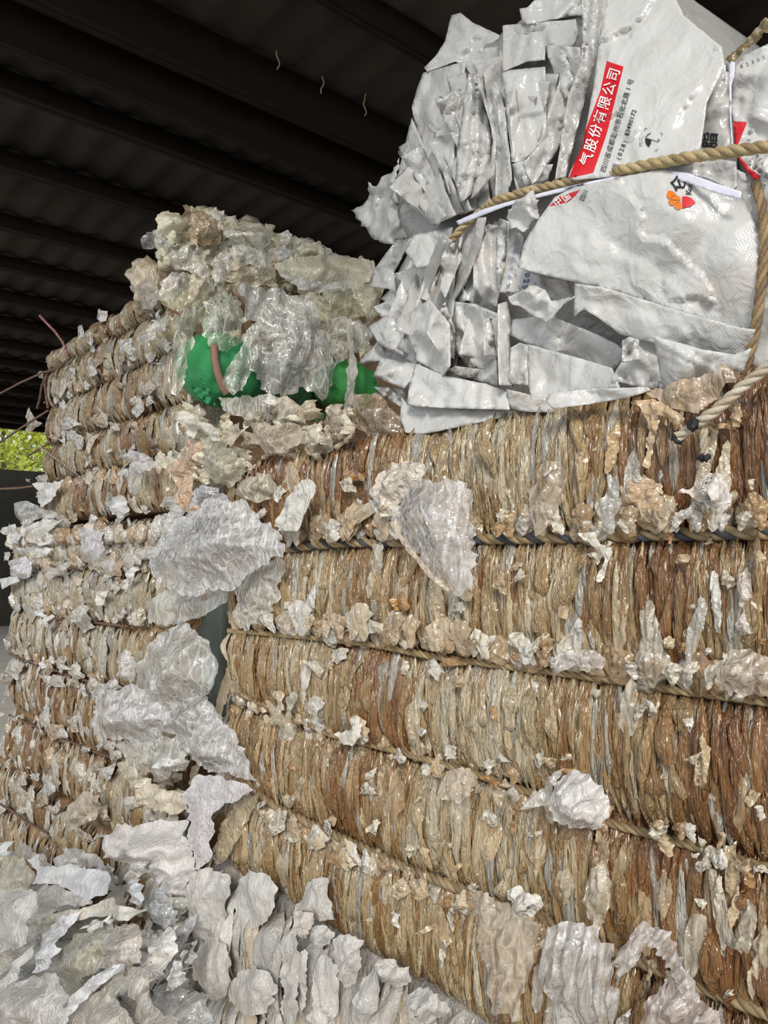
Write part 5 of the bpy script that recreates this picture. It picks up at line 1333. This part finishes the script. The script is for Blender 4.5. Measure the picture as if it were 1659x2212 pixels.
# ------------------------------------------------------------------ loose pieces on the face of the left stack and in the gap
AJ = lambda p: c(0, 1040, .2532, p)
LS = dict(cat='plastic film', step=6, amp=.008, freq=14, ncr=9, camp=.014, puff=.03, curl=.008, rag=.3, sm=0, val=.99)
LST = ' on the left stack'
for nm, pol, mt, col, al, lab, kw in [
    ('stained_rag', [(280, 20), (420, 0), (515, 0), (480, 100), (440, 180), (370, 220), (320, 180), (280, 130), (330, 80)], M_MILKY, (.82, .81, .77), 1, 'white rag-like bag with rust-orange stains' + LST, {}),
    ('film_fold', [(130, 190), (200, 170), (300, 200), (480, 270), (520, 310), (340, 320), (210, 380), (150, 330)], M_CLEAR, (.76, .75, .70), .85, 'greyish clear fold of film under the rust-stained rag', dict(pleat=(1.2, 24, .015))),
    ('white_bag', [(230, 390), (350, 320), (480, 330), (550, 320), (460, 400), (390, 480), (440, 520), (340, 550), (260, 530), (225, 450)], M_MILKY, (.83, .82, .77), 1, 'finely wrinkled white bag with a dark hole' + LST, dict(pleat=(.7, 12, .01))),
    ('white_bag', [(265, 570), (340, 560), (440, 570), (400, 640), (330, 650)], M_MILKY, (.82, .81, .78), 1, 'white film tail hanging below the wrinkled white bag', {}),
    ('film_fold', [(60, 410), (100, 370), (180, 460), (150, 570), (110, 520)], M_MILKY, (.80, .81, .80), 1, 'small white spout of film left of the wrinkled white bag', {}),
    ('film_strip', [(670, 400), (840, 370), (870, 520), (880, 650), (820, 680), (740, 700), (700, 520)], M_CLEAR, (.74, .71, .74), .9, 'lilac ribbed film strip in the middle of the left stack', dict(pleat=(0, 16, .01))),
    ('film_wad', [(920, 170), (1000, 110), (1090, 170), (1060, 250), (1000, 320), (920, 270)], M_MILKY, (.80, .82, .84), 1, 'bluish-white striped wad right of the centre of the left stack', dict(puff=.05)),
    ('film_wad', [(1350, 300), (1450, 250), (1600, 300), (1640, 370), (1480, 420), (1400, 450)], M_CLEAR, (.78, .79, .77), .9, 'pale rounded film beside the upper edge of the biggest white burst', dict(puff=.06, val=.98)),
    ('bubble_wrap', [(70, 680), (200, 640), (270, 690), (270, 820), (180, 830), (100, 800)], M_PUFF, (.70, .66, .70), 1, 'lilac bubble-wrap flap at the left edge of the left stack', {}),
    ('paper_tag', [(0, 830), (140, 805), (165, 850), (20, 920)], M_MILKY, (.80, .84, .85), 1, 'pale bluish tag sticking out at the left picture edge', dict(puff=.003, amp=.002, sm=0, ncr=1, rag=.05)),
    ('film_fold', [(360, 810), (480, 690), (620, 680), (540, 790), (400, 840)], M_CLEAR, (.72, .69, .60), .95, 'khaki film fold below the wrinkled white bag', dict(pleat=(.9, 20, .012))),
    ('white_tab', [(820, 940), (910, 930), (880, 1070), (820, 1060)], M_MILKY, (.84, .83, .76), 1, 'two-ribbed small white tab in the brown film of the left stack', dict(puff=.006, sm=0, pleat=(.1, 11, .01))),
    ('white_scrap', [(1040, 860), (1120, 740), (1180, 705), (1150, 800), (1080, 870)], M_MILKY, (.83, .83, .81), 1, 'slanting white scrap right of the two-ribbed tab', dict(puff=.012)),
    ('white_scrap', [(370, 1200), (430, 1130), (450, 1150), (400, 1270)], M_MILKY, (.8, .79, .76), 1, 'thin grey-white scrap drooping over the second cord of the middle left bale', dict(puff=.008)),
    ('film_flap', [(570, 1160), (700, 1050), (740, 1090), (700, 1180), (590, 1230)], M_CLEAR, (.68, .66, .58), .85, 'grey-green clear flap left of the two-ribbed tab, lower down', {}),
    ('white_scrap', [(300, 1110), (330, 1095), (390, 1140), (370, 1165), (310, 1150)], M_MILKY, (.84, .84, .83), 1, 'tiny folded white scrap at the second cord of the middle left bale', dict(puff=.01)),
    ('white_scrap', [(340, 1545), (365, 1535), (390, 1590), (370, 1600)], M_MILKY, (.85, .85, .86), 1, 'tiny bright white chip above the third cord of the middle left bale', dict(puff=.004)),
    ('film_lobe', [(1010, 1659), (1000, 1500), (1080, 1400), (1140, 1550), (1130, 1700), (1060, 1720)], M_CLEAR, (.76, .74, .74), .85, 'leaf-shaped pale lobe at the left of the large clear wad in the gap', dict(val=.96, puff=.05)),
]:
    sheet(nm, AJ(pol), mt, col, al, None, lab, **{**LS, **kw})
GP = ' in the gap between the left stack and the brown bale'
for nm, pol, mt, col, al, lab, kw in [
    ('flat_flap', [(255, 985), (280, 970), (320, 985), (342, 1000), (325, 1018), (298, 1022), (285, 1000)], M_CLEAR, (.78, .74, .77), .9, 'lilac bubble-wrap corner folded on the upper left bale, near its corner', dict(val=.97)),
    ('film_bag', [(290, 1440), (315, 1390), (360, 1350), (420, 1350), (452, 1390), (455, 1460), (440, 1510), (400, 1530), (340, 1540), (300, 1500)], M_CLEAR, (.76, .76, .73), .8, 'large clear puffed bag' + GP, dict(val=.96, puff=.12, ncr=16)),
    ('film_bag', [(195, 1560), (215, 1500), (280, 1480), (340, 1500), (370, 1540), (350, 1600), (300, 1612), (240, 1600)], M_CLEAR, (.80, .79, .80), .85, 'glittering clear bag below the large puffed one', dict(val=.94, puff=.10, ncr=16, amp=.012)),
    ('film_bag', [(345, 1530), (400, 1505), (460, 1500), (480, 1550), (450, 1600), (390, 1610), (350, 1580)], M_CLEAR, (.74, .73, .73), .8, 'greyish clear film right of the glittering bag', dict(val=.95, puff=.08)),
    ('film_bag', [(310, 1300), (360, 1270), (440, 1270), (500, 1260), (480, 1300), (430, 1340), (370, 1350), (320, 1350)], M_CLEAR, (.74, .73, .68), .8, 'folded clear film directly under the biggest white burst', dict(val=.97, puff=.05)),
    ('film_sheaf', [(262, 1645), (290, 1640), (330, 1690), (400, 1720), (408, 1750), (370, 1760), (310, 1735), (275, 1690)], M_MILKY, (.76, .68, .54), 1, 'sheaf of cream and tan film blades left of the lilac lobe', dict(val=.93, pleat=(.9, 16, .014))),
    ('folded_scrap', [(325, 1660), (340, 1637), (400, 1640), (402, 1650), (360, 1658)], M_MILKY, (.86, .86, .84), 1, 'bright white folded blade above the tan sheaf', dict(val=.90, puff=.012)),
    ('film_sheet', [(290, 1600), (380, 1590), (420, 1600), (400, 1660), (340, 1690), (300, 1650)], M_CLEAR, (.74, .72, .66), .85, 'dull clear sheet between the glittering bag and the tan sheaf', dict(val=.95)),
    ('foam_wad', [(215, 1800), (270, 1780), (330, 1770), (390, 1775), (410, 1820), (420, 1880), (390, 1920), (330, 1900), (280, 1870), (230, 1850)], M_FOAM, (.70, .67, .66), 1, 'grey-lilac foam film mass above the loose pile', dict(val=.93, puff=.08, amp=.014, ncr=14)),
    ('foam_wad', [(330, 1870), (390, 1850), (425, 1880), (410, 1940), (370, 1960), (330, 1930)], M_FOAM, (.60, .57, .57), 1, 'darker grey foam lump right above the loose pile', dict(val=.94, puff=.06, amp=.012)),
    ('film_sheet', [(130, 1760), (180, 1710), (215, 1720), (200, 1770), (150, 1800)], M_CLEAR, (.66, .57, .46), .9, 'beige pointed film flap low on the left stack', dict(val=.97)),
    ('film_strip', [(508, 1335), (518, 1330), (510, 1400), (502, 1460), (490, 1530), (478, 1565), (466, 1560), (480, 1480), (496, 1400)], M_MILKY, (.48, .38, .25), 1, 'brown film strip hanging straight down in the dark gap', dict(val=1.02, puff=.012, sm=0, pleat=(0, 9, .004))),
    ('film_strip', [(518, 1345), (524, 1350), (515, 1440), (505, 1540), (490, 1568), (492, 1530), (506, 1460)], M_CLEAR, (.6, .54, .44), .85, 'clear greyish strip beside the brown one in the dark gap', dict(val=1.03, puff=.008, sm=0)),
]:
    sheet(nm, pol, mt, col, al, None, lab, **{**LS, **kw})
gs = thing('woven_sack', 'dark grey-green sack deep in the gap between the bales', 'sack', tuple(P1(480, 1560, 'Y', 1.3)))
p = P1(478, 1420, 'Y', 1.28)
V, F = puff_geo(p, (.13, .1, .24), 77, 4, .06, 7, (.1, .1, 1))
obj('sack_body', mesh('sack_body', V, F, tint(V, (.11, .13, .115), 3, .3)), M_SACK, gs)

# ------------------------------------------------------------------ the loose pile of film at the lower left
AM = lambda p: c(0, 1820, .2652, p)
pile = thing('film_litter', 'trampled underlayer of film scraps beneath the loose pile at lower left', 'litter', (-2.2, .8, 0))
# sloping heap the sheets lie on, from the floor up to the foot of the stack
gx = np.linspace(-4.2, -1.2, 90); gy = np.linspace(.25, 1.12, 50)
GX, GY = np.meshgrid(gx, gy)
base = np.stack([GX.ravel(), GY.ravel(), 0 * GX.ravel()], 1)
hz = (np.clip((GY.ravel() - .33) / .25, 0, 1) * .20 + np.clip(GY.ravel() - .6, 0, 1) * .45) * np.clip((GX.ravel() + 4.7) / 2.3, 0, 1) * np.clip((GX.ravel() + 3.95) / .35 + .6 * vn(base, 5, 12), 0, 1) * np.clip((-1.5 - GX.ravel()) / .3, 0, 1) - .015 + .03 * fbm(base, 6, 3, 4) + .02 * rdg(base, 11, 2, 5)
base[:, 2] = hz
idx = np.arange(90 * 50).reshape(50, 90)
Fq = np.stack([idx[:-1, :-1], idx[:-1, 1:], idx[1:, 1:], idx[1:, :-1]], -1).reshape(-1, 4)
o = obj('packed_film', mesh('packed_film', base, Fq, tint(base, (.52, .49, .45), 6, .3)), M_MILKY, pile, kind='stuff')
V, F, C = scraps(110, [(0, 1840), (430, 1880), (430, 2212), (0, 2212)], 'Y', .93, (20, 60), [(.66, .64, .60), (.72, .72, .70), (.62, .57, .48), (.58, .57, .52)], 95, amp=.012, puff=.03, step=9, tiltv=.05)
obj('torn_film', mesh('torn_film', V, F, C), M_MILKY, pile, kind='stuff')
IN = ' in the loose pile at lower left'
MS = dict(cat='plastic film', step=7, amp=.009, freq=12, ncr=9, camp=.016, puff=.05, curl=.008, rag=.26, sm=0, tilt=(0, -.045))
GRY = (.72, .71, .68); COOL = (.76, .78, .82); OLV = (.62, .60, .46); PNK = (.70, .63, .57)
for nm, pol, mt, col, al, lab, kw in [
    ('film_sheet', [(50, 150), (90, 0), (250, 30), (440, 190), (330, 210), (230, 130)], M_CLEAR, (.62, .60, .57), .75, 'grey see-through sheet at the upper left corner of the loose pile', dict(val=.92)),
    ('white_scrap', [(-20, 0), (90, -10), (60, 130), (-20, 100)], M_MILKY, (.82, .83, .84), 1, 'white pleated scrap at the left picture edge just above the loose pile', dict(val=.90, pleat=(.5, 20, .012))),
    ('film_sheet', [(-40, 120), (120, 130), (200, 180), (290, 260), (300, 360), (200, 400), (-40, 400)], M_CLEAR, OLV, .8, 'olive-yellow shiny film at the left edge of the loose pile', dict(val=.86)),
    ('film_roll', [(500, 60), (620, 50), (780, 130), (900, 240), (1000, 380), (900, 390), (760, 230), (600, 180), (500, 170)], M_CLEAR, (.62, .60, .58), .9, 'long grey film roll slanting behind the blue-white bag', dict(val=.90, pleat=(2.2, 26, .016))),
    ('white_bag', [(190, 150), (240, 120), (320, 210), (560, 180), (700, 220), (830, 250), (900, 310), (900, 400), (780, 460), (620, 430), (560, 370), (420, 330), (300, 330), (300, 230)], M_MILKY, COOL, 1, 'blue-white crumpled bag with a thin tail lying across the top of the loose pile', dict(val=.83, puff=.08, grain=1.2)),
    ('film_sheet', [(300, 370), (430, 360), (650, 430), (750, 500), (500, 530), (310, 600)], M_MILKY, (.60, .60, .58), 1, 'grey creased film below the blue-white bag', dict(val=.82, pleat=(1.4, 22, .014))),
    ('film_sheet', [(1050, 300), (1120, 320), (1220, 420), (1190, 500), (1110, 490), (1060, 390)], M_MILKY, COOL, 1, 'bluish-white fold right of the blue-white bag with the tail', dict(val=.86)),
    ('film_sheet', [(1040, 200), (1100, 110), (1220, 90), (1220, 220), (1130, 320), (1030, 300)], M_CLEAR, GRY, .9, 'grey creased film tuft above the bluish-white fold', dict(val=.9)),
    ('film_sheet', [(1230, 370), (1330, 400), (1400, 520), (1480, 620), (1380, 700), (1250, 640), (1200, 480)], M_CLEAR, (.58, .61, .64), .8, 'dim bluish clear film at the right of the loose pile, near the dark hollow', dict(val=.88)),
    ('film_strip', [(300, 640), (400, 585), (700, 520), (780, 480), (900, 455), (960, 500), (1100, 550), (1190, 535), (1060, 640), (900, 590), (700, 620), (500, 650), (370, 690)], M_MILKY, (.74, .71, .64), 1, 'long cream-white film strip lying across the middle of the loose pile', dict(val=.80, pleat=(1.45, 14, .014))),
    ('white_tab', [(870, 595), (900, 590), (912, 662), (870, 662)], M_MILKY, (.86, .85, .78), 1, 'tiny upright white tab on the long cream strip', dict(val=.76, puff=.004, sm=0, step=4)),
    ('film_sheet', [(370, 690), (450, 600), (560, 590), (550, 700), (480, 780), (520, 860), (440, 1010), (330, 1040), (310, 900), (320, 800)], M_MILKY, COOL, 1, 'bluish-white film draped downward left of the olive clear bag', dict(val=.76, pleat=(.4, 30, .018))),
    ('clear_bag', [(450, 960), (560, 780), (700, 730), (830, 760), (840, 950), (740, 1080), (560, 1250), (440, 1050)], M_CLEAR, OLV, .6, 'olive-tinted clear bag in the middle of the loose pile', dict(val=.76, puff=.08)),
    ('film_sheet', [(600, 720), (700, 650), (850, 640), (830, 690), (700, 740)], M_MILKY, GRY, 1, 'light grey film edge above the olive clear bag', dict(val=.77)),
    ('film_disc', [(830, 850), (860, 730), (950, 670), (1060, 690), (1140, 790), (1160, 980), (980, 1020), (840, 1000)], M_CLEAR, PNK, .9, 'pinkish-beige round translucent film right of the olive clear bag', dict(val=.74, puff=.05, amp=.005)),
    ('white_bag', [(1200, 830), (1270, 710), (1370, 750), (1390, 960), (1370, 1110), (1220, 1150), (1190, 1200), (1160, 1190), (1180, 950)], M_MILKY, (.82, .82, .81), 1, 'tattered white bag standing at the right side of the loose pile', dict(val=.78, puff=.06, amp=.014)),
    ('white_scrap', [(1360, 730), (1450, 670), (1456, 690), (1390, 740)], M_MILKY, (.82, .81, .76), 1, 'torn spike of film sticking up from the tattered white bag', dict(val=.78, puff=.006, sm=0)),
    ('film_flap', [(1390, 960), (1430, 980), (1510, 1120), (1470, 1190), (1390, 1200)], M_CLEAR, (.74, .75, .73), .9, 'smooth greyish flap right of the tattered white bag', dict(val=.77, puff=.02)),
    ('film_sheet', [(1380, 680), (1540, 600), (1550, 840), (1480, 1000), (1400, 940)], M_CLEAR, (.56, .56, .56), .75, 'dim grey film behind the tattered white bag', dict(val=.86)),
    ('film_tab', [(1480, 890), (1520, 860), (1565, 1020), (1500, 1030)], M_CLEAR, (.80, .80, .77), .9, 'smaller of two smooth whitish tabs beside the pale foam bale', dict(val=.82, puff=.02)),
    ('film_tab', [(1520, 830), (1570, 800), (1610, 900), (1570, 1010)], M_CLEAR, (.80, .80, .77), .9, 'larger of two smooth whitish tabs beside the pale foam bale', dict(val=.83, puff=.02)),
    ('clear_bag', [(-40, 400), (120, 390), (200, 370), (270, 400), (300, 600), (300, 740), (220, 830), (-40, 900)], M_CLEAR, (.76, .74, .72), .85, 'big glossy clear bag bulging at the left edge of the loose pile', dict(val=.72, puff=.12, grain=.2)),
    ('film_sheet', [(-20, 1180), (60, 1040), (210, 850), (230, 940), (150, 1100), (-20, 1280)], M_MILKY, (.80, .81, .80), 1, 'white pleated film slanting under the big glossy clear bag', dict(val=.72, pleat=(.9, 22, .014))),
    ('film_sheet', [(-40, 1190), (180, 1120), (400, 1080), (500, 1160), (560, 1300), (510, 1560), (-40, 1560)], M_CLEAR, (.72, .68, .65), .92, 'large pinkish-grey film mound at the bottom left corner', dict(val=.66, puff=.10, pleat=(1.1, 50, .014))),
    ('film_strip', [(560, 1260), (680, 1130), (850, 1010), (935, 1050), (880, 1120), (700, 1240), (620, 1400), (540, 1560), (470, 1560)], M_MILKY, (.78, .79, .80), 1, 'long white leaf-like strip running to the bottom edge of the picture', dict(val=.66, pleat=(.8, 22, .016))),
    ('film_sheet', [(640, 1290), (900, 1110), (930, 1060), (960, 1270), (1100, 1400), (1280, 1560), (530, 1560)], M_CLEAR, (.70, .64, .54), .9, 'big cream see-through sheet at the bottom edge of the loose pile', dict(val=.67, puff=.06)),
    ('film_sheet', [(930, 1050), (1150, 1030), (1150, 1200), (1250, 1330), (1500, 1440), (1540, 1560), (1250, 1560), (1050, 1350), (940, 1220)], M_CLEAR, (.72, .65, .58), .88, 'pinkish clear film below the round translucent film, reaching the bottom edge', dict(val=.68, puff=.05)),
    ('clear_bag', [(1420, 1360), (1460, 1270), (1560, 1230), (1680, 1250), (1720, 1560), (1470, 1560)], M_CLEAR, (.72, .73, .73), .75, 'clear silvery bag at the bottom edge beside the pale foam bale', dict(val=.78, puff=.08)),
    ('film_sheet', [(1230, 1180), (1390, 1150), (1480, 1230), (1440, 1360), (1350, 1400), (1250, 1320)], M_CLEAR, (.52, .52, .52), .75, 'dim grey film under the tattered white bag', dict(val=.80)),
]:
    sheet(nm, AM(pol), mt, col, al, None, lab, **{**MS, **kw})

# ------------------------------------------------------------------ sunlit trees beyond the shed, seen through the gap at the left
def tree(label, x, y, h, r_, seed, col):
    t = thing('tree', label, 'tree', (x, y, 0))
    rr = np.random.default_rng(seed)
    pth = np.array([(x, y, 0), (x + .1, y, h * .3), (x - .05, y + .1, h * .6), (x + .05, y, h * .85)])
    V, F = tube(pth, [.16, .13, .09, .04], 8); obj('trunk', mesh('trunk', V, F), M_BARK, t)
    n = 5200
    d = rr.normal(0, 1, (n, 3)); d /= np.linalg.norm(d, axis=1)[:, None]
    lob = rr.integers(0, 14, n); lc = rr.normal(0, 1, (14, 3)) * np.array([.5, .5, .42]) * r_
    cpos = np.array([x, y, h * .68]) + lc[lob] + d * (r_ * .42 * rr.uniform(.6, 1, n) ** .5)[:, None]
    a = rr.normal(0, 1, (n, 3)); a /= np.linalg.norm(a, axis=1)[:, None]; b = np.cross(a, d); b /= np.linalg.norm(b, axis=1)[:, None] + 1e-9
    s = rr.uniform(.06, .13, n)[:, None]
    V = np.stack([cpos - a * s, cpos + b * s * .5, cpos + a * s, cpos - b * s * .5], 1).reshape(-1, 3)
    F = np.arange(4 * n).reshape(n, 4)
    obj('foliage', mesh('foliage', V, F, None, False), M_LEAF, t, kind='stuff')
tree('sunlit yellow-green tree filling the gap below the roof edge at the far left', -25.5, 6.4, 6.5, 2.7, 1, None)
tree('farther sunlit tree behind the one filling the gap under the roof edge', -32.5, 9.2, 7.4, 2.9, 3, None)
